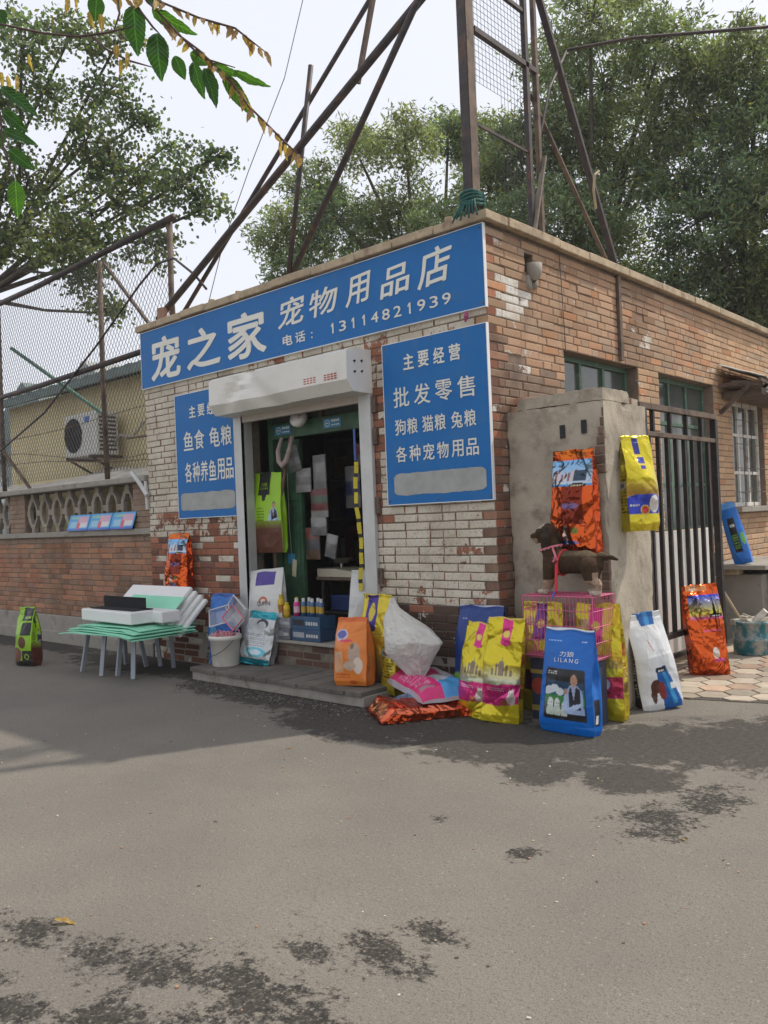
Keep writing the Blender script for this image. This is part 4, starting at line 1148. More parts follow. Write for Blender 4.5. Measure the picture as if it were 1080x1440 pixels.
def tree(name, label, base, fork, clumps, nsub, nleaf, ll, lw, base_col, spread=.26, group=None, r0=.22, flat=.75):
    r = thing(name, label, 'tree', base, group)
    B, F = Vector(base), Vector(fork)
    tr_ = MB(); mid = B.lerp(F, .5) + Vector((.12, -.08, 0))
    tr_.tube([B, mid, F], [r0, r0 * .8, r0 * .62], 10); tr_.build('trunk', M_BARK, r, smooth=True)
    cen = []; cc = []; br = MB()
    for (x, y, z, rad) in clumps:
        c = Vector((x, y, z)); m1 = F.lerp(c, .5) + Vector(rng.normal(size=3) * .25) + Vector((0, 0, .2))
        br.tube([F, F.lerp(m1, .5), m1, c], [r0 * .42, r0 * .34, r0 * .22, .022], 6, cap=False)
        hue = rng.uniform(-1, 1)
        ns = int(nsub * (rad / .8) ** 2) + 4
        for k in range(ns):
            d = rng.normal(size=3); d /= np.linalg.norm(d); rr = rad * rng.uniform(.25, 1.0) ** .6
            s_ = np.array(c) + d * rr * np.array([1, 1, flat])
            if k % 2 == 0: br.tube([c.lerp(Vector(s_), .02), c.lerp(Vector(s_), .55) + Vector((0, 0, .05)), Vector(s_)], [.016, .010, .005], 4, cap=False)
            nl = int(nleaf * rng.uniform(.5, 1.4))
            sp_ = spread * rng.uniform(.6, 1.3)
            P = s_ + rng.normal(size=(nl, 3)) * sp_ * np.array([1, 1, .7]) * .6
            cen.append(P)
            t = rng.uniform(.55, 1.45, (nl, 1)) * rng.uniform(.6, 1.35)
            b_ = np.array(base_col) * (1 + .12 * hue * np.array([1, .3, -.5]))
            C = b_ * t; yl = rng.random(nl) < .05
            C[yl] = np.array([.22, .19, .05]) * t[yl]
            cc.append(C)
    br.build('branches', M_BARK, r, smooth=True)
    leaves_mesh('crown', np.concatenate(cen), ll, lw, np.concatenate(cc), r, .25)
    return r
TA=[(-10.01,6.90,7.82,0.81),(-10.04,7.85,9.18,0.73),(-9.41,7.86,8.20,0.97),(-9.39,8.62,10.02,0.73),(-8.74,9.29,8.53,1.13),(-7.71,8.40,9.56,0.81),(-6.91,8.97,7.49,1.13),(-8.13,10.51,10.51,0.73),(-9.85,7.12,7.04,0.65),(-6.62,9.95,8.57,0.97),(-9.87,9.48,7.68,0.97),(-8.08,9.41,6.92,0.97),(-7.51,11.07,10.31,0.97)]
TB=[(-5.53,9.03,7.14,1.01),(-5.58,9.50,8.88,1.01),(-4.28,9.11,7.25,1.16),(-4.90,10.09,9.43,1.16),(-5.35,10.42,11.07,0.65),(-4.22,10.37,6.38,1.16),(-4.29,11.00,8.31,1.30),(-4.25,10.79,10.32,1.16),(-3.74,9.28,10.82,1.01),(-3.93,11.33,12.81,1.01),(-5.06,9.83,6.32,0.87),(-3.14,10.60,8.99,1.01),(-2.72,10.10,10.31,0.87)]
TC=[(-2.72,10.62,5.80,1.05),(-1.98,10.23,6.89,1.19),(-2.53,10.38,7.76,0.92),(-1.70,11.58,6.03,1.19),(-1.54,11.27,7.29,1.05),(-2.24,11.17,9.00,1.05),(-1.09,10.80,8.35,1.05),(-2.53,10.58,9.87,0.79),(-1.57,10.49,9.46,0.79),(-1.46,11.96,5.21,1.05),(-2.14,11.19,5.22,0.92),(-0.50,10.56,6.56,1.32),(-1.06,10.12,9.63,0.53),(-0.58,10.78,8.93,0.92)]
TL=[(-10.64,1.70,6.81,0.71),(-9.00,1.76,6.76,0.71),(-8.79,2.45,7.36,0.65),(-7.71,2.56,7.06,0.54),(-7.64,3.17,7.62,0.36),(-7.47,3.01,6.76,0.36),(-8.26,2.21,6.19,0.54),(-9.49,1.73,5.80,0.54),(-9.24,1.96,5.18,0.36),(-10.67,1.50,7.79,0.71),(-9.50,1.96,8.17,0.71),(-10.48,1.72,9.31,0.71),(-9.51,2.41,9.19,0.60),(-9.34,2.92,8.80,0.42),(-9.59,1.82,10.00,0.60),(-9.24,0.78,9.31,0.60),(-9.34,2.56,10.06,0.42),(-11.30,1.11,6.85,0.71),(-8.79,3.20,8.31,0.33),(-10.69,0.57,8.74,0.83),(-11.13,0.58,7.55,0.83),(-8.94,1.21,6.15,0.65),(-9.42,2.43,7.79,0.60),(-10.65,0.60,10.19,0.71)]
gtr = 'trees behind the shop roof'
tree('tree', 'feathery grey-green tree behind the roof, leftmost of the trees beyond the shop', (-8.4, 10.2, 0), (-8.4, 9.6, 5.6), TA, 42, 64, .135, .040, (.21, .245, .155), group=gtr)
tree('tree', 'tall bushy green tree behind the corner mast and its wire panel', (-4.6, 11.2, 0), (-4.6, 10.6, 5.6), TB, 38, 66, .135, .040, (.20, .235, .15), group=gtr, r0=.26)
tree('tree', 'dense dark green tree above the far end of the side wall at the right edge', (-1.6, 12.2, 0), (-1.7, 11.5, 4.9), TC, 36, 70, .13, .040, (.18, .22, .135), group=gtr)
tree('tree', 'spreading dark-leaved tree beyond the chain link fence with gaps of sky', (-14.2, 2.0, 0), (-13.2, 1.6, 6.2), TL, 31, 42, .088, .066, (.12, .15, .085), spread=.22, r0=.13)
# lower greenery closing the gaps behind the roof
rng = np.random.default_rng(12)
tree('shrub', 'dark mass of undergrowth behind the roof below the trees', (-4.5, 13.5, 0), (-4.5, 13.4, 2.0), [(-10 + i * 1.25, 12.8 + .5 * math.sin(i), 5.0 + .8 * math.sin(i * 2.1), 1.5) for i in range(9)], 22, 60, .16, .06, (.07, .10, .055))

# ------------------------------------------------------------------ overhanging branch close to the viewer
LEAF=[ ((2.671,-4.793,2.236),(2.649,-4.786,2.209),0.0235),((2.708,-4.760,2.219),(2.690,-4.748,2.162),0.0323),((2.730,-4.739,2.180),(2.713,-4.727,2.125),0.0332),((2.726,-4.743,2.214),(2.752,-4.692,2.182),0.0215),((2.747,-4.723,2.148),(2.739,-4.703,2.123),0.0196),((2.766,-4.706,2.139),(2.756,-4.687,2.096),0.0215),((2.776,-4.697,2.129),(2.774,-4.671,2.085),0.0215),((2.763,-4.709,2.151),(2.767,-4.678,2.143),0.0196),((2.783,-4.690,2.136),(2.799,-4.649,2.122),0.0156),((2.796,-4.679,2.120),(2.809,-4.640,2.067),0.0215),((2.806,-4.670,2.125),(2.828,-4.623,2.105),0.0137),((2.568,-4.885,2.113),(2.588,-4.840,2.084),0.0196),((2.569,-4.884,2.081),(2.575,-4.851,2.060),0.0176),((2.568,-4.884,2.055),(2.585,-4.842,2.043),0.0156),((2.573,-4.879,2.028),(2.580,-4.846,2.006),0.0196),((2.579,-4.874,1.985),(2.559,-4.864,1.940),0.0235),((2.567,-4.887,2.220),(2.558,-4.868,2.207),0.0235),((2.563,-4.889,2.058),(2.548,-4.875,2.038),0.0137),((2.717,-4.751,2.234),(2.723,-4.719,2.231),0.0196) ]
TWIG=[ [(2.556,-4.896,2.206),(2.585,-4.870,2.196),(2.614,-4.844,2.186),(2.650,-4.812,2.179),(2.679,-4.785,2.183),(2.705,-4.762,2.190)],[(2.664,-4.798,2.178),(2.678,-4.786,2.160),(2.699,-4.766,2.144),(2.724,-4.744,2.133)],[(2.703,-4.764,2.237),(2.716,-4.752,2.208),(2.726,-4.742,2.188),(2.733,-4.736,2.178)],[(2.717,-4.751,2.231),(2.741,-4.729,2.195),(2.760,-4.712,2.165),(2.775,-4.698,2.143),(2.808,-4.668,2.128)],[(2.561,-4.891,2.127),(2.566,-4.886,2.078),(2.568,-4.884,2.029),(2.578,-4.875,1.989)],[(2.692,-4.774,2.237),(2.693,-4.773,2.208),(2.686,-4.779,2.184)],[(2.681,-4.784,2.233),(2.728,-4.742,2.227),(2.774,-4.700,2.198),(2.810,-4.667,2.182),(2.841,-4.638,2.146)],[(2.734,-4.736,2.196),(2.772,-4.701,2.154),(2.800,-4.675,2.114),(2.820,-4.656,2.074),(2.855,-4.625,2.023),(2.872,-4.609,2.000)] ]
ob = thing('overhanging_branch', 'leafy twigs with big green and small yellow leaves hanging into the top left corner', 'branch', (2.55, -4.9, 2.4))
for t in TWIG:
    MB().tube(t, [.0016] * (len(t) - 1) + [.0007], 5).build('twig', mat('twig_bark', (.09, .055, .05), .8, bump=0), ob, smooth=True)
MB().tube([(2.30, -5.0, 2.30), (2.45, -4.93, 2.26), (2.60, -4.86, 2.25), (2.72, -4.76, 2.245)], [.006, .005, .004, .002], 6).build('twig', mat('twig_bark'), ob, smooth=True)
def leaf_mesh(name, wr, serr, m):
    n = 26; vs = []; fs = []
    for i in range(n + 1):
        t = i / n
        w_ = wr * .5 * (math.sin(math.pi * t ** .72) ** .9) if 0 < t < 1 else 0
        w_ += serr * (i % 2) * (0 < i < n)
        curl = -.22 * t * t + .02 * math.sin(t * 16)
        rip = .012 * math.sin(t * 38)
        vs += [(-w_, t, curl + .34 * w_ + rip), (0, t, curl), (w_ * .93, t, curl + .30 * w_ - rip)]
    for i in range(n): a = i * 3; fs += [(a, a + 1, a + 4, a + 3), (a + 1, a + 2, a + 5, a + 4)]
    me = bpy.data.meshes.new(name); me.from_pydata(vs, [], fs); me.materials.append(m); me.shade_smooth(); return me
def lm_(name, c, tr=.4):
    m, nt, b = newmat(name); tc = N(nt, 'ShaderNodeTexCoord').outputs['Object']
    wv = noise_n(nt, tc, 4, 3); cc_ = mixc(nt, mrange(nt, wv, .3, .7), c, tuple(q * .6 for q in c))
    sp_ = N(nt, 'ShaderNodeSeparateXYZ'); nt.links.new(tc, sp_.inputs[0])
    ax = mth(nt, 'ABSOLUTE', sp_.outputs[0]); rib = mth(nt, 'SINE', mth(nt, 'MULTIPLY', mth(nt, 'SUBTRACT', sp_.outputs[1], mth(nt, 'MULTIPLY', ax, .9)), 62))
    vein = mth(nt, 'MAXIMUM', mrange(nt, rib, .90, 1.0), mrange(nt, ax, .018, .006))
    cc_ = mixc(nt, mth(nt, 'MULTIPLY', vein, .55), cc_, tuple(min(1, q * 2.6 + .03) for q in c)); spot = noise_n(nt, tc, 9, 5, .7); cc_ = mixc(nt, mrange(nt, spot, .66, .72), cc_, (.16, .10, .04)); bumpn(nt, b, rib, .25, .02)
    nt.links.new(cc_, b.inputs['Base Color']); b.inputs['Roughness'].default_value = .45
    t = N(nt, 'ShaderNodeBsdfTranslucent'); nt.links.new(mixc(nt, 1.0, cc_, (1.6, 1.9, .8), 'MULTIPLY'), t.inputs[0])
    mx_ = N(nt, 'ShaderNodeMixShader'); mx_.inputs[0].default_value = tr
    nt.links.new(b.outputs[0], mx_.inputs[1]); nt.links.new(t.outputs[0], mx_.inputs[2]); nt.links.new(mx_.outputs[0], nt.nodes['Material Output'].inputs[0]); return m
LG = leaf_mesh('leaf', .5, .010, lm_('leaf_green', (.035, .095, .025), .3))
LG2 = leaf_mesh('leaf', .5, .010, lm_('leaf_green_light', (.065, .15, .03), .35))
LY = leaf_mesh('leaf', .42, 0, lm_('leaf_yellow', (.42, .26, .07)))
LY2 = leaf_mesh('leaf', .42, 0, lm_('leaf_ochre', (.34, .20, .10)))
def put_leaf(me, a, b, wd, parent, roll=0, name='leaf', toward=CAMP):
    a, b = Vector(a), Vector(b); d = b - a; L = d.length; y_ = d.normalized()
    z_ = (toward - a); z_ = (z_ - y_ * z_.dot(y_)).normalized(); x_ = y_.cross(z_)
    z2 = z_ * math.cos(roll) + x_ * math.sin(roll); x2 = y_.cross(z2)
    M_ = Matrix(((x2 * wd / .5)[:], (y_ * L)[:], (z2 * L)[:])).transposed().to_4x4(); M_.translation = a
    o = bpy.data.objects.new(name, me); COL.objects.link(o)
    if parent: o.parent = parent; M_.translation = a - WL[parent.name]
    o.matrix_local = M_
    return o
rl = random.Random(5)
for i, (a, b_, wd) in enumerate(LEAF): put_leaf(LG2 if i in (7, 8, 9, 3, 10, 15) else LG, a, b_, wd, ob, rl.uniform(-.5, .5))
for ti in (6, 7):
    pts = [Vector(p) for p in TWIG[ti]]
    for s_ in range(len(pts) - 1):
        for k in range(6):
            p = pts[s_].lerp(pts[s_ + 1], (k + .5) / 6)
            q = p + Vector((rl.uniform(-.013, .013), rl.uniform(-.011, .012), -rl.uniform(.012, .021)))
            if rl.random() < .12: continue
            put_leaf(LY if rl.random() < .45 else LY2, p, q, rl.uniform(.008, .011), ob, rl.uniform(-.9, .9))
for (x, y, z) in [(2.565,-4.889,2.15),(2.570,-4.884,2.135),(2.576,-4.878,2.13),(2.60,-4.858,2.158),(2.69,-4.778,2.165),(2.700,-4.768,2.155),(2.693,-4.775,2.145),(2.66,-4.80,2.215),(2.672,-4.79,2.21),(2.65,-4.81,2.24),(2.74,-4.73,2.20),(2.585,-4.87,2.13),(2.64,-4.82,2.235)]:
    put_leaf(LY, (x, y, z), (x + rl.uniform(-.004, .006), y + rl.uniform(-.004, .006), z - rl.uniform(.02, .028)), rl.uniform(.007, .011), ob, rl.uniform(-.8, .8))

# ------------------------------------------------------------------ printed bags
class Art:
    def __init__(s, w, h, c): s.w, s.h = w, h; s.a = np.tile(np.array(c, float), (h, w, 1)); s.Y, s.X = np.mgrid[0:h, 0:w]; s.X = (s.X + .5) / w; s.Y = (s.Y + .5) / h
    def m(s, mask, c): s.a[mask] = c; return s
    def rect(s, x0, x1, y0, y1, c): return s.m((s.X > x0) & (s.X < x1) & (s.Y > y0) & (s.Y < y1), c)
    def ell(s, x, y, rx, ry, c): return s.m(((s.X - x) / rx) ** 2 + ((s.Y - y) / ry) ** 2 < 1, c)
    def rr(s, x0, x1, y0, y1, r, c):
        dx = np.maximum(np.maximum(x0 + r - s.X, s.X - x1 + r), 0) / r; dy = np.maximum(np.maximum(y0 + r * .6 - s.Y, s.Y - y1 + r * .6), 0) / (r * .6)
        return s.m((s.X > x0) & (s.X < x1) & (s.Y > y0) & (s.Y < y1) & (dx * dx + dy * dy < 1), c)
    def poly(s, pts, c):
        ins = np.zeros(s.X.shape, bool); n = len(pts)
        for i in range(n):
            (x0, y0), (x1, y1) = pts[i], pts[(i + 1) % n]
            if y0 == y1: continue
            t = ((y0 > s.Y) != (y1 > s.Y)) & (s.X < (x1 - x0) * (s.Y - y0) / (y1 - y0) + x0)
            ins ^= t
        return s.m(ins, c)
    def grad(s, y0, y1, c0, c1, x0=0, x1=1):
        k = (s.Y > y0) & (s.Y < y1) & (s.X > x0) & (s.X < x1); t = ((s.Y - y0) / (y1 - y0))[..., None]
        g_ = np.array(c0) * (1 - t) + np.array(c1) * t; s.a[k] = g_[k]; return s
    def dashes(s, x0, x1, y0, y1, n, c, seed=0):
        r = random.Random(seed); 
        for i in range(n):
            ya = y0 + (y1 - y0) * i / n; xx = x0
            while xx < x1:
                l = r.uniform(.02, .06); s.rect(xx, min(xx + l, x1), ya, ya + (y1 - y0) / n * .55, c); xx += l + .018
        return s
BAGM = mat('bag_plastic_print', attr=True, rough=.30, coat=.08, var=.06, vs=8, bump=.5, bs=12, bd=.02, spec=.35)
FOILM = mat('bag_foil_print', attr=True, rough=.20, metal=.92, var=.10, vs=12, bump=.9, bs=11, bd=.035, spec=.6)
FOILY = mat('bag_gold_print', attr=True, rough=.26, metal=.5, var=.08, vs=12, bump=.75, bs=12, bd=.028, spec=.6)
crumple_bump(FOILM, 8, .034); crumple_bump(FOILY, 8, .015); crumple_bump(BAGM, 6, .014)
INK = {}
def ink(c): 
    k = 'ink_%d_%d_%d' % tuple(int(q * 100) for q in c)
    return mat(k, c, .5, var=.03, bump=0)
def bag(label, loc, w, h, d, rz, art, side, m=BAGM, lean=0, tilt=0, seed=0, crumple=.006, texts=(), group=None, pos='stand', front_w=1.0, flare=0.0, kind='bag', folds=6, topw=.93, rollx=0):
    """standing gusseted bag: front faces -y before rotation; base centre at loc"""
    r = random.Random(seed * 7 + 3)
    root = thing('pet_food_bag', label, kind, loc, group)
    cre = [(r.uniform(0, math.pi), r.uniform(-.5, 1.3) * h, r.uniform(.012, .05), r.uniform(-1, 1)) for _ in range(folds * 3)]
    wav = [(r.uniform(4, 20), r.uniform(4, 20), r.uniform(0, 6), r.uniform(.3, 1)) for _ in range(6)]
    def wr(x, z):
        f = np.zeros_like(x)
        for th, c, wd, am in cre:
            s_ = x * math.cos(th) + z * math.sin(th) - c * .8
            f = f + am * np.exp(-np.abs(s_) / wd) * (.5 + .5 * np.sin(z * 9 + c * 30))
        for kx, kz, ph_, am in wav: f = f + .35 * am * np.sin(kx * x + kz * z + ph_)
        return f * crumple * 1.9
    def dep(v):
        return d * np.clip(1 - np.maximum(v - .55, 0) / .42, .03, 1) ** .8 * np.clip(.72 + v * 4, 0, 1)
    def wid(v): return w * (1 - (1 - topw) * v) * (1 + .03 * np.sin(v * 5 + seed)) * np.where(v < .05, .95 + v, 1)
    def fpos(a, v):
        W2 = wid(v) / 2; x = a * W2
        dd = dep(v)
        y = -dd / 2 * (.72 + .28 * (1 - np.abs(a) ** 3)) - .018 * (1 - a * a) * np.sin(np.pi * np.clip(v * 1.05, 0, 1)) + wr(x, v * h) * np.clip((1.02 - v) * 8, .25, 1)
        return np.stack([x, y, v * h + 0 * x + .006 * np.sin(a * 5 + seed) * (v > .93)], -1)
    nv, na, ns = max(40, art.h if art.h < 110 else 110), min(art.w, 72), 9
    vv = np.linspace(0, 1, nv); aa = np.linspace(-1, 1, na)
    AV, VV = np.meshgrid(aa, vv)
    Fp = fpos(AV, VV)
    ix = np.clip(((AV + 1) / 2 * art.w).astype(int), 0, art.w - 1); iy = np.clip((VV * art.h).astype(int), 0, art.h - 1)
    Cf = art.a[iy, ix]
    Bk = Fp[:, ::-1].copy(); Bk[:, :, 1] = dep(VV) / 2 + .5 * wr(Bk[:, :, 0] + 3, VV * h)
    tt = np.linspace(0, 1, ns); TS, VS = np.meshgrid(tt, vv)
    def sidef(sg):
        e0 = Fp[:, -1 if sg > 0 else 0][:, None]; e1 = Bk[:, 0 if sg > 0 else -1][:, None]
        S = e0 * (1 - TS[..., None]) + e1 * TS[..., None]
        fold = np.sin(np.pi * TS) * (.012 + .05 * np.clip(VS - .35, 0, 1)) * (1 + .5 * np.sin(VS * 14 + seed))
        S[..., 0] -= sg * fold; return S
    S1, S2 = sidef(1), sidef(-1)[:, ::-1]
    sa = side if isinstance(side, Art) else None
    if sa: Cs = sa.a[np.clip((VS * sa.h).astype(int), 0, sa.h - 1), np.clip((TS * sa.w).astype(int), 0, sa.w - 1)]
    else: Cs = np.tile(np.array(side, float), (nv, ns, 1))
    ring = np.concatenate([Fp[:, :-1], S1[:, :-1], Bk[:, :-1], S2[:, :-1]], 1)
    Cb = np.tile(np.array(side if not sa else sa.a[0, 0], float), (nv, na - 1, 1))
    cr = np.concatenate([Cf[:, :-1], Cs[:, :-1], Cb, Cs[:, ::-1][:, :-1]], 1)
    M_ = T(*loc) @ Matrix.Rotation(rz, 4, 'Z') @ Matrix.Rotation(tilt, 4, 'Y') @ Matrix.Rotation(-lean, 4, 'X')
    if rollx: M_ = M_ @ Matrix.Rotation(rollx, 4, 'Z')
    mb = MB(); nr = ring.shape[1]
    P = tf(ring.reshape(-1, 3), M_).reshape(ring.shape)
    mb.grid(P, cr, closed=True)
    mb.f.append(tuple(range(nr - 1, -1, -1))); mb.f.append(tuple((nv - 1) * nr + k for k in range(nr)))
    mb.build('bag_body', m, root, smooth=True)
    for (s, x0, x1, v0, v1, c, bold) in texts:
        V, Fc = text_geo(s, 0.0)
        if not len(V): continue
        tb_ = MB()
        for k in range(4):
            bb = bold * .25
            a = (x0 + V[:, 0] * (x1 - x0)) * 2 - 1 + bb * (v1 - v0) * 3 * (k % 2); v = v0 + V[:, 1] * (v1 - v0) + bb * (v1 - v0) * (k // 2)
            p = fpos(a, v); p[:, 1] -= .0025 + .0004 * k
            tb_.add(tf(p, M_), Fc)
        tb_.build('bag_print', ink(c), root)
    return root, M_, fpos
WHT, BLK = (.72, .72, .70), (.015, .015, .017)
YE, PK_, OR, PU = (.62, .50, .015), (.62, .03, .20), (.62, .10, .02), (.10, .03, .22)
def bear(a, x, y, s): a.ell(x, y, .055 * s, .06 * s, (.62, .66, .60)); a.ell(x, y - .07 * s, .075 * s, .06 * s, (.50, .56, .48)); a.ell(x - .02 * s, y + .01, .01, .006, (.1, .12, .1)); a.ell(x + .02 * s, y + .01, .01, .006, (.1, .12, .1))
def man(a, x, y, s):
    skin = (.42, .24, .16)
    a.poly([(x - .15 * s, y - .16 * s), (x + .13 * s, y - .16 * s), (x + .11 * s, y + .02 * s), (x + .04 * s, y + .06 * s), (x - .05 * s, y + .06 * s), (x - .11 * s, y + .02 * s)], (.32, .42, .62))
    a.poly([(x - .08 * s, y - .12 * s), (x + .09 * s, y - .12 * s), (x + .09 * s, y + .02 * s), (x + .03 * s, y + .055 * s), (x - .05 * s, y + .055 * s), (x - .08 * s, y)], (.02, .02, .03))
    a.poly([(x - .01 * s, y - .05 * s), (x + .03 * s, y + .055 * s), (x - .05 * s, y + .055 * s)], (.35, .40, .55))
    a.ell(x, y + .075 * s, .028 * s, .03 * s, skin); a.ell(x, y + .105 * s, .058 * s, .046 * s, (.03, .022, .02)); a.ell(x, y + .093 * s, .05 * s, .043 * s, skin)
    a.rect(x - .028 * s, x - .01 * s, y + .10 * s, y + .104 * s, (.05, .03, .02)); a.rect(x + .01 * s, x + .028 * s, y + .10 * s, y + .104 * s, (.05, .03, .02)); a.rect(x - .014 * s, x + .014 * s, y + .072 * s, y + .077 * s, (.30, .10, .08))
    a.poly([(x - .15 * s, y - .14 * s), (x - .07 * s, y - .16 * s), (x + .08 * s, y - .10 * s), (x + .10 * s, y - .07 * s), (x - .02 * s, y - .09 * s)], (.40, .50, .70))
    a.poly([(x - .18 * s, y - .12 * s), (x - .12 * s, y - .14 * s), (x - .10 * s, y - .02 * s), (x - .15 * s, y - .01 * s)], (.40, .50, .70)); a.ell(x - .13 * s, y + .005 * s, .026 * s, .022 * s, skin)
def lilang(base, panel=True, low=None):
    a = Art(72, 110, base)
    if panel:
        a.rr(.11, .89, .14, .62, .06, BLK); a.rect(.14, .86, .32, .50, (.015, .05, .10)); a.grad(.30, .44, (.01, .09, .03), (.03, .14, .25), .13, .87)
        for x, y, r_ in [(.22, .41, .10), (.32, .43, .09), (.42, .40, .08), (.17, .39, .05)]: a.ell(x, y, r_, .035, (.62, .68, .72))
        a.rect(.13, .87, .29, .36, (.05, .22, .06)); a.rect(.13, .87, .20, .29, (.06, .10, .07))
        for x, y, s_ in [(.24, .28, 1), (.37, .28, .95), (.50, .26, .8)]: bear(a, x, y, s_)
        man(a, .70, .40, 1.25)
        a.rect(.11, .89, .14, .17, BLK); a.dashes(.16, .60, .150, .165, 1, (.3, .3, .3), 2)
        a.dashes(.17, .36, .565, .60, 2, WHT, 3); a.dashes(.15, .37, .105, .12, 1, (.6, .66, .7), 4)
    return a
a = lilang((.003, .12, .46)); a.rect(0, 1, .985, 1, WHT); a.dashes(.1, .38, .875, .89, 1, (.3, .5, .75), 1); a.dashes(.76, .88, .87, .885, 1, (.5, .62, .8), 1)
sd_ = Art(9, 110, (.003, .12, .46)); sd_.rect(.2, .8, .1, .35, BLK); sd_.rect(.4, .7, .12, .2, WHT)
bag('big blue dog food bag printed with a man in a vest before the cage', (.79, -.385, 0), .41, .70, .13, R(-2), a, sd_, lean=R(5), seed=1, crumple=.0045,
    texts=[('力狼', .38, .66, .735, .785, WHT, .03), ('L I L A N G', .28, .76, .68, .72, WHT, .03)])
# yellow and pink pair
def yp(seed):
    a = Art(64, 110, YE)
    a.rect(.42, .68, .78, 1, PK_); a.ell(.55, .84, .10, .035, (.62, .50, .10)); a.ell(.55, .76, .16, .03, PK_); a.rect(0, 1, .985, 1, (.55, .40, .1))
    a.grad(.42, .56, (.52, .50, .30), YE)
    a.grad(.36, .42, (.35, .44, .25), (.55, .55, .40))
    for x, w_, h_ in [(.30, .06, .07), (.40, .05, .10), (.52, .14, .10), (.66, .06, .09), (.76, .06, .06)]: a.rect(x - w_ / 2, x + w_ / 2, .45, .45 + h_, (.24, .18, .12))
    a.ell(.52, .55, .08, .045, (.20, .15, .11)); a.rect(.51, .53, .58, .625, (.20, .15, .11)); a.ell(.40, .55, .03, .02, (.2, .15, .11)); a.ell(.66, .54, .03, .02, (.2, .15, .11))
    a.rect(0, 1, .20, .365, PK_); a.ell(.3, .20, .5, .035, PK_); a.ell(.8, .365, .3, .02, PK_)
    a.dashes(.15, .62, .31, .34, 2, (.75, .5, .6), seed)
    a.ell(.80, .24, .11, .055, (.66, .58, .52)); a.ell(.80, .29, .07, .035, (.66, .58, .52)); a.ell(.775, .295, .012, .007, BLK); a.ell(.825, .295, .012, .007, BLK); a.poly([(.74, .31), (.76, .345), (.79, .315)], (.6, .5, .45)); a.poly([(.81, .315), (.84, .345), (.86, .31)], (.6, .5, .45))
    a.ell(.62, .20, .09, .03, (.35, .10, .03))
    return a
ysd = Art(9, 110, (.55, .42, .02)); ysd.dashes(.2, .9, .35, .8, 24, (.25, .04, .03), 5); ysd.rect(.1, .9, .24, .33, (.2, .1, .02)); ysd.rect(.2, .9, .55, .66, (.50, .12, .03))
bag('yellow and pink cathedral print bag, left of the pair, beside the dark blue bag', (-.035, -.36, 0), .30, .70, .10, R(-10), yp(1), ysd, FOILY, lean=R(8), tilt=R(3), seed=2, crumple=.011, folds=8, group='yellow and pink cathedral bags')
bag('yellow and pink cathedral print bag, right of the pair, next to the big blue bag', (.235, -.385, 0), .29, .75, .13, R(14), yp(2), ysd, FOILY, lean=R(5), tilt=R(4), seed=3, crumple=.012, folds=9, group='yellow and pink cathedral bags')
# dark blue bag on the wall
a = Art(60, 100, (.012, .04, .20)); a.rect(0, 1, .985, 1, (.5, .5, .55)); a.dashes(.66, .84, .84, .88, 2, (.5, .55, .65), 3); a.dashes(.12, .22, .86, .88, 1, (.3, .35, .5), 3); a.ell(.1, .3, .12, .05, (.15, .3, .05)); a.rect(.3, .95, .2, .6, (.01, .03, .14)); a.ell(.6, .4, .2, .1, (.25, .2, .15))
bag('dark navy blue bag leaning on the whitewashed corner behind the yellow pair', (-.11, -.17, 0), .45, .80, .12, R(0), a, (.012, .035, .17), lean=R(6), seed=4, crumple=.004)
# bags behind the cage
def stripe(stc, ell_c):
    a = Art(60, 100, YE); a.rect(.34, .62, .66, 1, stc); a.ell(.48, .80, .09, .04, (.55, .40, .06)); a.rect(0, 1, .985, 1, (.5, .45, .1)); a.ell(.22, .82, .13, .04, (.40, .28, .12))
    a.rect(0, 1, .45, .52, (.45, .30, .05)); a.grad(.52, .62, (.6, .35, .02), YE); a.rect(0, 1, .2, .38, ell_c); a.ell(.55, .32, .20, .06, (.66, .64, .60)); a.ell(.55, .38, .13, .05, (.66, .64, .60)); a.rect(.30, .75, .235, .265, (.12, .05, .02)); a.ell(.49, .385, .018, .01, BLK); a.ell(.61, .385, .018, .01, BLK)
    return a
bag('yellow bag with a purple stripe standing behind the left half of the pink cage', (.32, .07, 0), .36, .82, .12, R(3), stripe(PU, (.10, .02, .05)), (.5, .4, .02), FOILY, lean=R(3), seed=5, crumple=.010)
bag('yellow bag with a pink stripe and white cat behind the right half of the cage', (.80, .06, 0), .36, .83, .12, R(8), stripe(PK_, (.5, .03, .08)), ysd, FOILY, lean=R(3), tilt=R(-1), seed=6, crumple=.010)
# white and blue bag at the pillar
a = Art(60, 110, (.70, .71, .71)); a.poly([(.38, .86), (.74, .86), (.80, 1), (.34, 1)], (.02, .12, .36)); a.poly([(.50, .86), (.62, .86), (.64, 1), (.52, 1)], (.05, .25, .55))
a.poly([(.42, .42), (.68, .45), (.98, .0), (.50, .0)], (.01, .10, .35)); a.poly([(.56, .42), (.62, .42), (.84, .05), (.72, .05)], (.03, .28, .55)); a.rect(.44, .68, .38, .44, BLK); a.ell(.38, .25, .13, .07, (.09, .035, .02)); a.ell(.30, .17, .06, .09, (.09, .035, .02)); a.ell(.50, .20, .09, .09, (.20, .03, .03)); a.rect(.72, .90, .20, .26, WHT)
a.dashes(.48, .64, .39, .42, 1, WHT, 6); a.poly([(.40, .72), (.42, .72), (.50, .60), (.48, .60)], (.45, .05, .04))
sdb = Art(9, 110, BLK); sdb.dashes(.35, .65, .12, .72, 20, (.5, .5, .5), 8)
bag('white bag with black side and blue corner standing at the foot of the gate pillar', (1.0, .60, 0), .32, .72, .16, R(50), a, sdb, lean=R(5), tilt=R(-8), seed=7, crumple=.005)
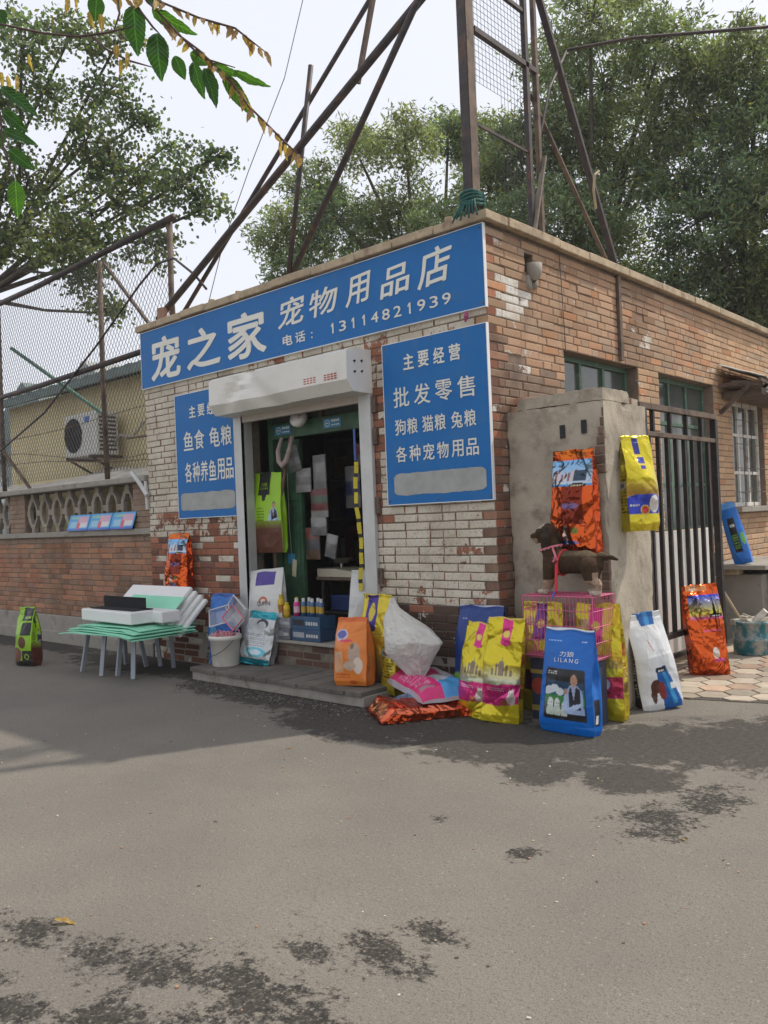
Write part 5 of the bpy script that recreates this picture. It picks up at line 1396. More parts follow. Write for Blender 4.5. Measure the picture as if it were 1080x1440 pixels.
# orange foil
def foil(k=0):
    a = Art(60, 110, OR)
    a.rect(0, 1, .92, 1, (.60, .14, .02)); a.ell(.70, .955, .16, .02, (.25, .08, .02))
    a.grad(.66, .90, (.45, .48, .52), (.16, .38, .62)); a.rect(0, 1, .655, .675, (.05, .25, .5))
    r = random.Random(k)
    for i in range(9): xx = .04 + i * .075; a.rect(xx, xx + .055, .70, .70 + r.uniform(.05, .12), (.22, .12, .12) if i % 2 else (.5, .42, .40))
    a.rect(.55, .82, .70, .80, (.05, .07, .10)); a.ell(.66, .66, .18, .022, BLK); a.dashes(.54, .78, .652, .668, 1, (.6, .5, .3), k)
    a.rect(.30, .78, .30, .655, (.20, .03, .015)); a.ell(.5, .47, .2, .03, (.16, .10, .20))
    a.poly([(.34, .14), (.44, .14), (.46, .28), (.40, .30), (.34, .26)], (.55, .42, .38)); a.ell(.60, .24, .09, .03, (.16, .16, .04)); a.ell(.45, .13, .24, .015, (.10, .14, .35)); a.rect(.25, .6, .112, .12, (.3, .25, .5))
    return a
fsd = (.58, .085, .02)
bag('large orange foil dog food bag hanging on the pillar face above the toy dog', (.625, .105, 1.17), .37, .78, .12, R(-4), foil(1), fsd, FOILM, lean=R(1), seed=8, crumple=.014, folds=10, texts=[('2013', .52, .76, .650, .668, (.6, .5, .3), .01)])
bag('orange foil bag leaning on the wall behind the white foam sheets', (-4.08, -.16, .80), .34, .63, .12, R(8), foil(2), fsd, FOILM, lean=R(4), seed=9, crumple=.013, folds=9)
a = Art(60, 110, OR); a.rect(.1, .7, .93, .99, (.60, .22, .08)); a.ell(.3, .95, .10, .025, (.6, .4, .25)); a.grad(.66, .88, (.58, .50, .03), (.03, .06, .42), .12, 1); a.grad(.62, .68, (.60, .08, .32), (.58, .45, .04), .12, 1); a.poly([(.70, .66), (.80, .66), (.76, .84)], BLK); a.rect(.62, .95, .64, .67, BLK); a.dashes(.66, .9, .645, .662, 1, WHT, 3); a.dashes(.4, .9, .48, .51, 1, (.6, .1, .3), 4); a.ell(.66, .25, .09, .06, (.62, .55, .48)); a.ell(.72, .17, .16, .02, (.6, .1, .3))
bag('orange foil bag with a rainbow sky label standing against the iron gate', (.84, 1.98, 0), .33, .80, .15, R(40), a, fsd, FOILM, lean=R(6), tilt=R(-3), seed=10, crumple=.013, folds=9)
# yellow bag hung on pillar end
a = Art(56, 100, (.64, .52, .02)); a.rect(.35, .55, .80, .98, (.04, .04, .22)); a.rect(.40, .62, .70, .77, (.04, .05, .28)); a.rect(.42, .60, .64, .68, (.04, .05, .28)); a.grad(.36, .52, (.30, .14, .03), (.62, .48, .04)); a.rect(0, 1, .18, .34, (.03, .05, .40)); a.ell(.5, .34, .5, .045, (.03, .05, .40)); a.ell(.78, .28, .17, .09, (.70, .66, .62)); a.ell(.48, .22, .15, .05, (.62, .5, .1)); a.ell(.48, .22, .11, .038, (.5, .05, .03)); a.dashes(.05, .3, .26, .29, 1, WHT, 2)
sy = Art(18, 100, (.50, .40, .02)); sy.dashes(.15, .9, .20, .6, 12, (.12, .09, .01), 4); sy.rect(.1, .9, .44, .455, BLK); sy.rect(.1, .9, .20, .215, BLK); sy.ell(.5, .48, .40, .045, (.45, .45, .42)); sy.ell(.5, .48, .25, .03, (.15, .14, .12)); sy.rect(0, 1, .70, .95, (.22, .16, .01))
bag('yellow pet food bag with a blue label hanging on the end of the gate pillar', (.945, .50, 1.33), .27, .71, .15, R(62), a, sy, FOILY, lean=R(2), tilt=R(0), seed=11, crumple=.008)
# blue bag on the platform
a = Art(50, 90, (.02, .16, .55)); a.rect(.3, .7, .2, .75, BLK); a.dashes(.34, .66, .25, .5, 6, (.15, .35, .05), 3); a.dashes(.38, .66, .6, .68, 1, WHT, 3); a.rect(0, 1, .9, 1, (.10, .30, .65)); a.ell(.9, .4, .12, .1, (.15, .45, .05))
bag('bright blue narrow bag standing alone on the platform slab beyond the gate', (.44, 4.12, .837), .19, .70, .12, R(12), a, (.02, .14, .5), lean=R(2), tilt=R(-14), seed=12, crumple=.009)
# lime green bags
def lime(lowc):
    a = Art(60, 110, (.30, .55, .02)); a.rect(.28, .66, .72, 1, BLK); a.poly([(.40, .72), (.56, .72), (.52, .65), (.44, .65)], BLK); a.dashes(.30, .52, .40, .58, 5, (.08, .16, .01), 6)
    a.rect(0, 1, 0, .36, lowc); a.dashes(.1, .9, .30, .34, 1, (.35, .25, .03), 5); man(a, .80, .50, .9); a.grad(.30, .40, lowc, (.22, .30, .03))
    return a
bag('lime green bag with a black label hanging in the left side of the doorway', (-2.93, .16, 1.20), .47, .82, .09, R(5), lime((.11, .035, .02)), (.28, .50, .02), lean=R(1), seed=13, crumple=.006, texts=[('力狼', .36, .58, .83, .875, (.30, .55, .02), .03), ('L I L A N G', .33, .61, .79, .82, (.30, .55, .02), .02)])
a = Art(60, 110, (.26, .48, .02)); a.rect(.35, .95, .76, .98, BLK); a.rect(.45, .95, .52, .74, BLK); a.dashes(.5, .9, .80, .86, 1, (.3, .5, .03), 2); a.ell(.55, .40, .22, .10, (.12, .05, .03)); a.rect(.0, 1, 0, .10, BLK); a.rect(.52, 1, .05, .26, BLK); a.ell(.2, .2, .3, .12, (.16, .06, .04)); a.ell(.74, .16, .12, .05, (.28, .40, .04)); a.ell(.74, .16, .08, .03, BLK)
bag('green and black dog food bag standing alone on the road at the far left', (-5.72, -1.10, 0), .30, .66, .15, R(12), a, lime((.1, .03, .02)), lean=R(4), tilt=R(-2), seed=14, crumple=.008)
# white bag with purple header in the doorway
a = Art(60, 100, (.60, .60, .57)); a.rect(.22, .78, .76, .96, (.07, .04, .26)); a.rect(.05, .4, .02, .17, (.02, .03, .16))
for q in range(7):
    an = math.pi * q / 6; a.ell(.50 + .10 * math.cos(an), .53 + .05 * math.sin(an), .03, .018, (.50, .10, .03))
bag('white bag with purple header and orange crown logo inside the left of the doorway', (-2.78, -.02, .365), .46, .68, .10, R(10), a, (.55, .55, .52), lean=R(7), tilt=R(-4), seed=15, crumple=.005, texts=[('QUPIN', .32, .70, .455, .525, (.10, .05, .05), .03)])
# blue bag and silver teal bag left of the door
a = Art(60, 100, (.015, .13, .45)); a.rect(0, 1, .96, 1, (.02, .08, .3)); a.rect(.62, .95, .0, .5, BLK); a.dashes(.66, .9, .1, .45, 6, (.35, .35, .3), 4); a.rect(.1, .6, .0, .15, (.01, .07, .25)); a.ell(.3, .5, .2, .1, (.1, .3, .5))
bag('crinkled blue bag standing behind the white bucket left of the door', (-3.30, -.20, .0), .36, .80, .14, R(5), a, (.015, .12, .40), lean=R(4), seed=16, crumple=.010)
a = Art(60, 100, (.48, .50, .50)); a.grad(.86, 1, (.01, .24, .30), (.02, .34, .40)); a.rect(0, 1, .0, .12, (.01, .22, .27)); a.ell(.55, .24, .34, .09, (.12, .42, .50)); a.ell(.55, .24, .22, .05, (.45, .55, .6)); a.ell(.62, .77, .20, .09, (.05, .05, .05)); a.ell(.60, .74, .16, .07, (.45, .46, .46)); a.dashes(.2, .8, .35, .6, 7, (.25, .26, .26), 5)
bag('silver cat litter bag with a teal top slumped on the step left of the door', (-2.76, -.20, .123), .36, .52, .16, R(14), a, (.38, .40, .40), FOILY, lean=R(12), tilt=R(5), seed=17, crumple=.016, folds=10)
# orange litter bag
a = Art(60, 100, (.68, .20, .03)); a.rect(0, 1, .93, 1, (.60, .12, .02)); a.ell(.25, .74, .20, .09, (.50, .45, .50)); a.ell(.25, .75, .15, .06, (.10, .10, .35)); a.ell(.40, .66, .2, .02, (.6, .05, .1)); a.ell(.68, .46, .16, .17, (.42, .30, .22)); a.ell(.78, .30, .12, .12, (.62, .52, .42)); a.ell(.55, .30, .18, .07, (.50, .38, .28)); a.ell(.62, .58, .05, .04, (.18, .12, .08)); a.rect(.05, .35, .20, .5, (.62, .34, .18)); a.dashes(.1, .55, .12, .2, 2, (.45, .08, .02), 3); a.dashes(.08, .34, .42, .5, 3, (.6, .5, .4), 4); a.ell(.62, .06, .12, .03, (.5, .1, .02))
ob_ = Art(9, 100, (.62, .17, .03)); ob_.dashes(.3, .7, .1, .5, 16, (.6, .4, .25), 4)
bag('orange cat litter bag with a kitten picture standing on the right end of the step', (-1.20, -.42, .123), .33, .56, .15, R(10), a, ob_, lean=R(6), tilt=R(-3), seed=18, crumple=.006)
# yellow bags at the right jamb
a = Art(50, 100, (.58, .45, .03)); a.rect(.15, .55, .62, .99, (.05, .03, .20)); a.ell(.36, .80, .10, .10, (.5, .4, .05)); a.ell(.35, .62, .22, .04, (.04, .03, .14)); a.grad(.0, .45, (.06, .02, .06), (.58, .40, .03)); a.grad(.45, .55, (.55, .30, .02), (.58, .45, .03)); a.dashes(.1, .8, .56, .58, 1, (.2, .1, .05), 2)
bag('tall yellow bag with a dark blue stripe leaning on the right door rail', (-1.13, -.20, .10), .33, .76, .12, R(6), a, (.5, .38, .03), FOILY, lean=R(3), seed=19, crumple=.007)
bag('narrow yellow bag with a round emblem between the tall yellow bag and the plastic bag', (-.94, -.25, .05), .20, .70, .12, R(-18), sy, (.45, .36, .02), FOILY, lean=R(5), tilt=R(3), seed=20, crumple=.009)
a = Art(40, 90, (.60, .60, .58)); a.dashes(.2, .9, .02, .25, 7, (.1, .1, .3), 4)
bag('slim white bag standing on the threshold against the right door jamb', (-1.56, .02, .365), .22, .68, .08, R(25), a, (.6, .6, .58), lean=R(4), tilt=R(4), seed=21, crumple=.004)
# bags lying on the ground
def lying(label, cx, cy, cz, w, h, d, rz, art, side, m, seed, cr, sl=0):
    # front face up; long axis along local +y after rotation
    rr_ = thing('pet_food_bag', label, 'bag', (cx, cy, cz)); 
    r = random.Random(seed); nv, na = 90, 56
    vv = np.linspace(0, 1, nv); aa = np.linspace(-1, 1, na); AV, VV = np.meshgrid(aa, vv)
    prof_ = np.clip(np.minimum(VV, 1 - VV) * 9, .10, 1) ** .6 * (1 - .55 * np.abs(AV) ** 4)
    bump_ = sum(r.uniform(.3, 1) * np.sin(r.uniform(5, 22) * AV * w + r.uniform(5, 22) * VV * h + r.uniform(0, 6)) for _ in range(7)) * cr
    Zt = d * prof_ + bump_ * prof_ + .01; Xt = AV * w / 2 * (1 + .02 * np.sin(VV * 9)); Yt = (VV - .5) * h + .008 * np.sin(AV * 6)
    Zt = np.maximum(Zt, .006)
    top = np.stack([Xt, Yt, Zt], -1); bot = top.copy(); bot[..., 2] = .002 + .01 * (1 - prof_)
    ix = np.clip(((AV + 1) / 2 * art.w).astype(int), 0, art.w - 1); iy = np.clip((VV * art.h).astype(int), 0, art.h - 1); C = art.a[iy, ix]
    M_ = T(cx, cy, cz, rz, sl, 0)
    mb = MB(); mb.grid(tf(top.reshape(-1, 3), M_).reshape(top.shape), C)
    Cb = np.tile(np.array(side, float), (nv, na, 1)); mb.grid(tf(bot.reshape(-1, 3), M_).reshape(bot.shape)[:, ::-1], Cb)
    # side walls
    for e in (0, -1):
        st_ = np.stack([top[:, e], bot[:, e]], 1); mb.grid(tf(st_.reshape(-1, 3), M_).reshape(st_.shape)[:, ::(1 if e == -1 else -1)], np.tile(np.array(side, float), (nv, 2, 1)))
        st_ = np.stack([top[e], bot[e]], 1); mb.grid(tf(st_.reshape(-1, 3), M_).reshape(st_.shape)[:, ::(-1 if e == -1 else 1)], np.tile(np.array(side, float), (na, 2, 1)))
    mb.build('bag_body', m, rr_, smooth=True); return rr_
a = Art(60, 100, (.50, .05, .02)); a.rect(.10, .92, .38, .70, (.28, .035, .03)); a.rect(.12, .62, .22, .52, (.12, .32, .60)); a.dashes(.16, .58, .25, .48, 6, (.4, .5, .6), 5); a.dashes(.1, .8, .72, .88, 4, (.15, .02, .02), 5); a.rect(.1, .9, .02, .09, (.60, .22, .08)); a.ell(.3, .055, .10, .02, (.1, .02, .01)); a.rect(.92, 1, 0, 1, (.62, .14, .07))
lying('red orange foil bag lying flat on the road under the pink and white bag', -.42, -.47, .0, .50, .80, .12, R(-33), a, (.50, .07, .02), FOILM, 31, .011)
a = Art(60, 100, (.46, .47, .50)); a.rect(.62, 1, 0, 1, (.58, .02, .15)); a.poly([(.02, .62), (.62, .80), (.62, 1), (.0, 1)], (.07, .30, .60)); a.poly([(.0, .5), (.35, .66), (.2, .8), (.0, .7)], (.30, .50, .68)); a.rect(.30, .62, .22, .50, (.55, .03, .16)); a.dashes(.70, .95, .30, .8, 9, (.62, .25, .38), 5); a.rect(.72, .95, .84, .90, (.35, .18, .22)); a.rect(0, 1, .0, .04, (.65, .6, .6))
lying('pink and white bag with pale blue print lying on the red orange foil bag', -.50, -.27, .125, .46, .74, .12, R(-117), a, (.50, .45, .48), BAGM, 33, .006, R(-3))

# clear plastic bag, knotted at its foot, on the lying bags
m_, nt_, b_p = newmat('translucent_plastic')
b_p.inputs['Base Color'].default_value = (.92, .91, .86, 1); b_p.inputs['Roughness'].default_value = .3
tr_n = N(nt_, 'ShaderNodeBsdfTransparent'); mxp = N(nt_, 'ShaderNodeMixShader'); lw = N(nt_, 'ShaderNodeLayerWeight'); lw.inputs[0].default_value = .35
tn = N(nt_, 'ShaderNodeBsdfTranslucent'); tn.inputs[0].default_value = (.85, .83, .76, 1); mx2 = N(nt_, 'ShaderNodeMixShader'); mx2.inputs[0].default_value = .3
nt_.links.new(b_p.outputs[0], mx2.inputs[1]); nt_.links.new(tn.outputs[0], mx2.inputs[2])
mr_ = N(nt_, 'ShaderNodeMapRange'); nt_.links.new(lw.outputs['Facing'], mr_.inputs[0]); mr_.inputs[3].default_value = .84; mr_.inputs[4].default_value = 1.0
nt_.links.new(mr_.outputs[0], mxp.inputs[0]); nt_.links.new(tr_n.outputs[0], mxp.inputs[1]); nt_.links.new(mx2.outputs[0], mxp.inputs[2]); nt_.links.new(mxp.outputs[0], nt_.nodes['Material Output'].inputs[0])
bumpn(nt_, b_p, noise_n(nt_, N(nt_, 'ShaderNodeNewGeometry').outputs['Position'], 9, 8, .62), 1.0, .07)
pbg = thing('plastic_bag', 'big crumpled clear white plastic bag tapering down onto the pink bag', 'plastic bag', (-.62, -.30, .19))
nA, nZ = 90, 80; A = np.zeros((nZ, nA, 3))
for i in range(nZ):
    v = i / (nZ - 1)
    rad = [.035, .09, .155, .215, .235, .20, .13, .05, .012]; k_ = v * 8; i0 = min(int(k_), 7); rr_ = rad[i0] + (rad[i0 + 1] - rad[i0]) * (k_ - i0)
    cx_ = [.05, .03, .0, -.01, .03, -.02, -.11, -.17, -.19]; cx__ = cx_[i0] + (cx_[i0 + 1] - cx_[i0]) * (k_ - i0)
    for j in range(nA):
        t = 2 * math.pi * j / nA
        q = rr_ * (1 + .10 * math.sin(3 * t + v * 4) + .10 * vn(math.cos(t) * 2, math.sin(t) * 2 + v * 3, 1.2, 3) + .07 * abs(vn(math.cos(t) * 3, math.sin(t) * 3 + v * 5, 2.2, 6)) + .05 * math.sin(9 * t + 3 * v) * (1 - v) + .05 * abs(vn(t * 2.2, v * 6, 2.6, 9)) + .06 * vn(math.cos(t) * 4 + v * 2, math.sin(t) * 4, 3, 11))
        A[i, j] = (-.64 + cx__ + q * math.cos(t), -.32 + q * .72 * math.sin(t), .19 + v * .66 + .01 * math.sin(4 * t))
k = MB().grid(A, closed=True); k.f.append(tuple(range(nA - 1, -1, -1))); k.f.append(tuple((nZ - 1) * nA + j for j in range(nA)))
k.build('film', m_, pbg, smooth=True)
A2 = (A - A.mean((0, 1))) * np.array([.66, .66, .52]) + A.mean((0, 1)) - np.array([0, 0, .0])
k = MB().grid(A2, closed=True); k.f.append(tuple(range(nA - 1, -1, -1))); k.f.append(tuple((nZ - 1) * nA + j for j in range(nA)))
k.build('foam_scraps', mat('foam_scrap', (.80, .76, .66), .9, var=.12, vs=10, bump=.8, bs=14, bd=.02), pbg, smooth=True)

# ------------------------------------------------------------------ pink cage, box under it, toy dog
bxo = thing('support_carton', 'dark printed carton holding up the pink cage behind the bags', 'carton', (.62, -.06, 0))
MB().bx(.36, .88, -.16, .0, 0, .44, col=(.035, .04, .07)).build('carton_body', mat('carton_print', attr=True, rough=.6, var=.2), bxo, bevel=.006)
MB().bx(.355, .885, -.1605, -.1600, .33, .36).bx(.355, .885, -.1605, -.1600, .06, .10).build('carton_band', mat('band_gold', (.35, .26, .06), .5), bxo)
MB().lathe([(.001, 0), (.06, 0)], 20, M=Matrix.Translation((.42, -.1606, .24)) @ Matrix.Rotation(R(90), 4, 'X')).build('carton_logo', ink((.35, .05, .03)), bxo)
cg = thing('wire_cage', 'pink wire pet cage raised on a carton behind the big blue bag', 'cage', (.62, -.08, .445))
PKW = mat('pink_wire', (.62, .12, .24), .4, var=.1, bump=0)
cx0, cx1, cy0, cy1, cz0, cz1 = .34, .90, -.20, .12, .47, .90
def wl(nm, a, b_, r=.004): return MB().tube([a, b_], r, 5).build(nm, PKW, cg)
for x in (cx0, cx1):
    for y in (cy0, cy1): wl('corner_wire', (x, y, cz0), (x, y, cz1))
for z in (cz0, cz1):
    for y in (cy0, cy1): wl('frame_wire', (cx0, y, z), (cx1, y, z))
    for x in (cx0, cx1): wl('frame_wire', (x, cy0, z), (x, cy1, z))
fm, bm_, tm, sm_, dm = MB(), MB(), MB(), MB(), MB()
for i in range(1, 19):
    x = cx0 + (cx1 - cx0) * i / 19
    fm.tube([(x, cy0 - .004, cz0), (x, cy0 - .004, cz1)], .0021, 4); bm_.tube([(x, cy1, cz0), (x, cy1, cz1)], .0021, 4)
    tm.tube([(x, cy0, cz1), (x, cy1, cz1)], .0024, 4); dm.tube([(x, cy0, cz0), (x, cy1, cz0)], .0024, 4)
for z in (.58, .69, .80):
    fm.tube([(cx0, cy0, z), (cx1, cy0, z)], .003, 4); bm_.tube([(cx0, cy1, z), (cx1, cy1, z)], .003, 4)
for i in range(1, 10):
    y = cy0 + (cy1 - cy0) * i / 10
    for x in (cx0, cx1): sm_.tube([(x, y, cz0), (x, y, cz1)], .0021, 4)
for z in (.58, .69, .80):
    for x in (cx0, cx1): sm_.tube([(x, cy0, z), (x, cy1, z)], .003, 4)
for y in (-.09, .02): tm.tube([(cx0, y, cz1), (cx1, y, cz1)], .003, 4)
for nm, q in (('front_grille', fm), ('back_grille', bm_), ('roof_grille', tm), ('side_grille', sm_), ('floor_grille', dm)): q.build(nm, PKW, cg, kind='stuff')
MB().bx(cx0 + .01, cx1 - .01, cy0 + .01, cy1 - .01, cz0 - .022, cz0 - .004).build('tray', mat('cage_tray', (.30, .10, .14), .5), cg, bevel=.004)

def remeshed(name, blobs, vox, colf, parent, m, smooth_it=6):
    """one continuous surface from overlapping tapered capsules; blobs: (p0,p1,r0,r1)"""
    bmv = MB()
    for p0, p1, r0, r1 in blobs:
        p0, p1 = Vector(p0), Vector(p1); d = p1 - p0; L = d.length; n = 10
        pts = []; rr = []
        dn = d.normalized() if L > 1e-6 else Vector((0, 0, 1))
        for k in range(6): a_ = math.pi / 2 * (1 - k / 5); pts.append(p0 - dn * r0 * math.sin(a_)); rr.append(max(r0 * math.cos(a_), 1e-4))
        for k in range(1, 6): a_ = math.pi / 2 * k / 5; pts.append(p1 + dn * r1 * math.sin(a_)); rr.append(max(r1 * math.cos(a_), 1e-4))
        bmv.tube(pts, rr, 16)
    V = np.concatenate(bmv.v); me = bpy.data.meshes.new('tmp'); me.from_pydata(V.tolist(), [], bmv.f)
    o = bpy.data.objects.new('tmp', me); COL.objects.link(o)
    rm = o.modifiers.new('r', 'REMESH'); rm.mode = 'VOXEL'; rm.voxel_size = vox
    s_ = o.modifiers.new('s', 'SMOOTH'); s_.iterations = smooth_it; s_.factor = .6
    dg = bpy.context.evaluated_depsgraph_get(); e = o.evaluated_get(dg); m2 = e.to_mesh()
    V = np.array([v.co[:] for v in m2.vertices]); Fc = [tuple(p.vertices) for p in m2.polygons]; e.to_mesh_clear(); bpy.data.objects.remove(o)
    return MB().add(V, Fc, colf(V)).build(name, m, parent, smooth=True)
# the dog faces left (-x), head raised, standing on the cage roof; local metres then moved
DX, DY, DZ = .635, -.05, .905
dog = thing('toy_dog', 'dark brown and tan puppy figure in a red harness standing on the cage roof', 'toy dog', (DX, DY, DZ))
def D(x, y, z): return (DX + x, DY + y, DZ + z)
blobs = [
    (D(-.10, 0, .225), D(.0, 0, .228), .094, .086), (D(.0, 0, .228), D(.15, 0, .228), .084, .086), (D(.15, 0, .228), D(.215, 0, .22), .088, .070),
    (D(-.11, 0, .27), D(-.145, 0, .37), .082, .064), (D(-.14, 0, .36), D(-.165, 0, .435), .062, .068),
    (D(-.155, 0, .445), D(-.195, 0, .440), .070, .055), (D(-.20, 0, .425), D(-.265, 0, .415), .040, .030), (D(-.20, 0, .400), D(-.250, 0, .380), .026, .018), (D(-.285, 0, .424), D(-.290, 0, .423), .014, .013),
    (D(-.115, -.060, .19), D(-.130, -.068, .09), .050, .032), (D(-.130, -.068, .09), D(-.150, -.068, .028), .032, .028), (D(-.150, -.068, .020), D(-.190, -.070, .018), .026, .021),
    (D(-.135, .060, .19), D(-.175, .066, .09), .048, .030), (D(-.175, .066, .09), D(-.205, .066, .028), .030, .026), (D(-.205, .066, .020), D(-.245, .068, .018), .025, .020),
    (D(.20, -.055, .20), D(.215, -.068, .12), .070, .048), (D(.215, -.068, .12), D(.275, -.070, .075), .038, .027), (D(.275, -.070, .075), D(.270, -.070, .026), .027, .025), (D(.270, -.070, .020), D(.225, -.072, .018), .025, .022),
    (D(.18, .052, .19), D(.165, .064, .11), .062, .042), (D(.165, .064, .11), D(.205, .066, .070), .034, .025), (D(.205, .066, .070), D(.185, .066, .024), .025, .023), (D(.185, .066, .020), D(.135, .068, .018), .024, .020),
    (D(.265, 0, .275), D(.34, .01, .262), .028, .018), (D(.34, .01, .262), D(.385, .015, .245), .018, .009)]
def dogcol(V):
    P = V - np.array([DX, DY, DZ]); C = np.tile(np.array([.060, .036, .020]), (len(V), 1))
    tan = (P[:, 2] < .105) | ((P[:, 0] < -.225) & (P[:, 2] < .405)) | ((P[:, 0] < -.165) & (P[:, 2] > .22) & (P[:, 2] < .29)) | ((P[:, 0] > .245) & (P[:, 2] < .16))
    C[tan] = (.34, .235, .165)
    C[(P[:, 2] < .035)] = (.50, .42, .34)
    blaze = (P[:, 0] < -.16) & (P[:, 0] > -.235) & (P[:, 2] > .475); C[blaze] = (.45, .40, .34)
    C[(P[:, 0] < -.292)] = (.03, .02, .02)
    top = (P[:, 2] > .275) & (P[:, 0] > -.05); C[top] = (.11, .082, .050)
    return C
furm = mat('short_fur', attr=True, rough=.85, spec=.12, var=.4, vs=45, bump=1.0, bs=110, bd=.008)
remeshed('dog_body', blobs, .0062, dogcol, dog, furm, 5)
for s_ in (-1, 1):
    k = remeshed('ear', [(D(-.145, s_ * .058, .470), D(-.125, s_ * .076, .41), .026, .036), (D(-.125, s_ * .076, .41), D(-.125, s_ * .078, .365), .037, .022)], .006, lambda V: np.tile(np.array([.045, .033, .024]), (len(V), 1)), dog, furm, 4)
    MB().lathe([(.001, -.0065), (.0045, -.0045), (.0065, 0), (.0045, .0045), (.001, .0065)], 10, c=D(-.222, s_ * .044, .450)).build('eye', mat('dog_eye', (.01, .008, .006), .08, var=0, bump=0), dog, smooth=True)
pc_ = mat('pink_collar', (.62, .16, .22), .6, var=.2, vs=80); rd = mat('red_strap', (.58, .03, .04), .6, var=.1)
MB().tube([D(-.130 + .080 * math.cos(t), .080 * math.sin(t), .330 + .022 * math.cos(t)) for t in np.linspace(0, 6.283, 25)], .008, 6).build('collar', pc_, dog, smooth=True)
k = MB()
for t in np.linspace(3.3, 6.1, 9): k.lathe([(.001, -.004), (.004, 0), (.001, .004)], 6, c=D(-.130 + .090 * math.cos(t), .090 * math.sin(t), .322 + .022 * math.cos(t)))
k.build('collar_studs', mat('stud', (.75, .65, .6), .3), dog)
MB().tube([D(-.03 + .01 * math.sin(t), .092 * math.cos(t), .225 + .092 * math.sin(t)) for t in np.linspace(0, 6.283, 25)], .007, 6).build('harness_girth', rd, dog, smooth=True)
MB().tube([D(-.075, -.070, .330), D(-.050, -.085, .29), D(-.03, -.096, .245)], .009, 6).build('harness_strap', pc_, dog, smooth=True)
MB().bx(-.011, .011, -.003, .003, -.21, 0, M=T(*D(-.03, -.104, .225), 0, R(-4), R(1))).build('leash', rd, dog, bevel=.001)
MB().tube([D(-.035, -.125, .03), D(-.036, -.155, .01), D(-.040, -.165, -.02)], .006, 6).build('leash_clip', mat('blue_clip', (.08, .10, .45), .4), dog)
k = MB()
for q in range(6): k.lathe([(.001, -.010), (.011, 0), (.001, .010)], 6, c=D(-.032 + .014 * math.cos(q), -.112 - .006 * (q % 2), .255 + .014 * math.sin(q * 1.7)))
k.build('harness_bow', pc_, dog, smooth=True)

# ------------------------------------------------------------------ bucket with plastic scoops
bk = thing('white_bucket', 'white plastic bucket of pink odds and ends on the left end of the step', 'bucket', (-3.02, -.36, .123))
k = MB(); k.lathe([(.001, .004), (.125, .0), (.132, .01), (.150, .255), (.162, .258), (.164, .285), (.157, .300), (.150, .300), (.148, .27), (.128, .03), (.001, .02)], 36, c=(-3.02, -.36, .123))
k.build('bucket_shell', mat('bucket_plastic', (.62, .60, .54), .4, var=.05, bump=.03, dirt=(.45, .41, .34), dsc=7, dth=.66), bk, smooth=True)
MB().tube([(-3.02 + .165 * math.cos(t), -.36 - .02 - .165 * abs(math.sin(t)) * .25 - .13 * math.sin(t), .39 - .15 * math.sin(t)) for t in np.linspace(0.05, 3.09, 18)], .0035, 6).build('bucket_handle', M_WIRE, bk, smooth=True)
k = MB(); pr = random.Random(8)
for q in range(16):
    ax_, ay_ = pr.uniform(-.10, .10), pr.uniform(-.10, .10); rr_ = pr.uniform(.025, .05)
    k.tube([(-3.02 + ax_ + rr_ * math.cos(t), -.36 + ay_ + rr_ * .6 * math.sin(t), .42 + .015 * math.sin(t * 2 + q) + pr.uniform(0, .012) + .03 * math.sin(t) * (q % 2)) for t in np.linspace(0, 6.28, 12)], .005, 5)
k.lathe([(.001, .27), (.14, .27)], 20, c=(-3.02, -.36, .123))
tag(k.build('plastic_trinkets', mat('pink_plastic', (.62, .24, .28), .35, var=.2, bump=0), None, smooth=True), 'tangle of pink plastic rings and toys filling the white bucket', 'toys')
m2_, nt2, b2_ = newmat('clear_film')
b2_.inputs['Base Color'].default_value = (.62, .62, .60, 1); b2_.inputs['Roughness'].default_value = .25; b2_.inputs['Alpha'].default_value = .42
def basket(label, loc, rz, rx, ry, wx, wy, rimc):
    r = thing('plastic_tray', label, 'plastic tray', loc, None)
    M_ = T(*loc, rz, rx, ry)
    def t_(p): return tuple(tf(np.array([p]), M_)[0])
    cn = [(-wx / 2, 0, -wy / 2), (wx / 2, 0, -wy / 2), (wx / 2, 0, wy / 2), (-wx / 2, 0, wy / 2)]
    MB().tube([t_(p) for p in cn + [cn[0]]], .007, 6).build('rim', rimc, r)
    k = MB(); dq = .07; inn = [(x * .8, dq, z * .8) for x, _, z in cn]
    v = [t_(p) for p in cn] + [t_(p) for p in inn]
    k.add(v, [(4, 5, 6, 7), (0, 1, 5, 4), (1, 2, 6, 5), (2, 3, 7, 6), (3, 0, 4, 7)]); k.build('film', m2_, r)
    return r
clr = mat('clear_rim', (.60, .60, .58), .3, var=.05, bump=0)
basket('clear plastic tray leaning left over the white bucket', (-3.13, -.34, .60), R(10), R(-15), R(-14), .26, .17, clr)
basket('clear plastic tray with a pink rim tilted over the right of the bucket', (-2.86, -.38, .60), R(15), R(-20), R(38), .20, .16, mat('pink_rim', (.66, .12, .20), .35, bump=0))
basket('grey clear plastic tray between the other two above the bucket', (-2.95, -.27, .67), R(5), R(-10), R(35), .24, .16, clr)

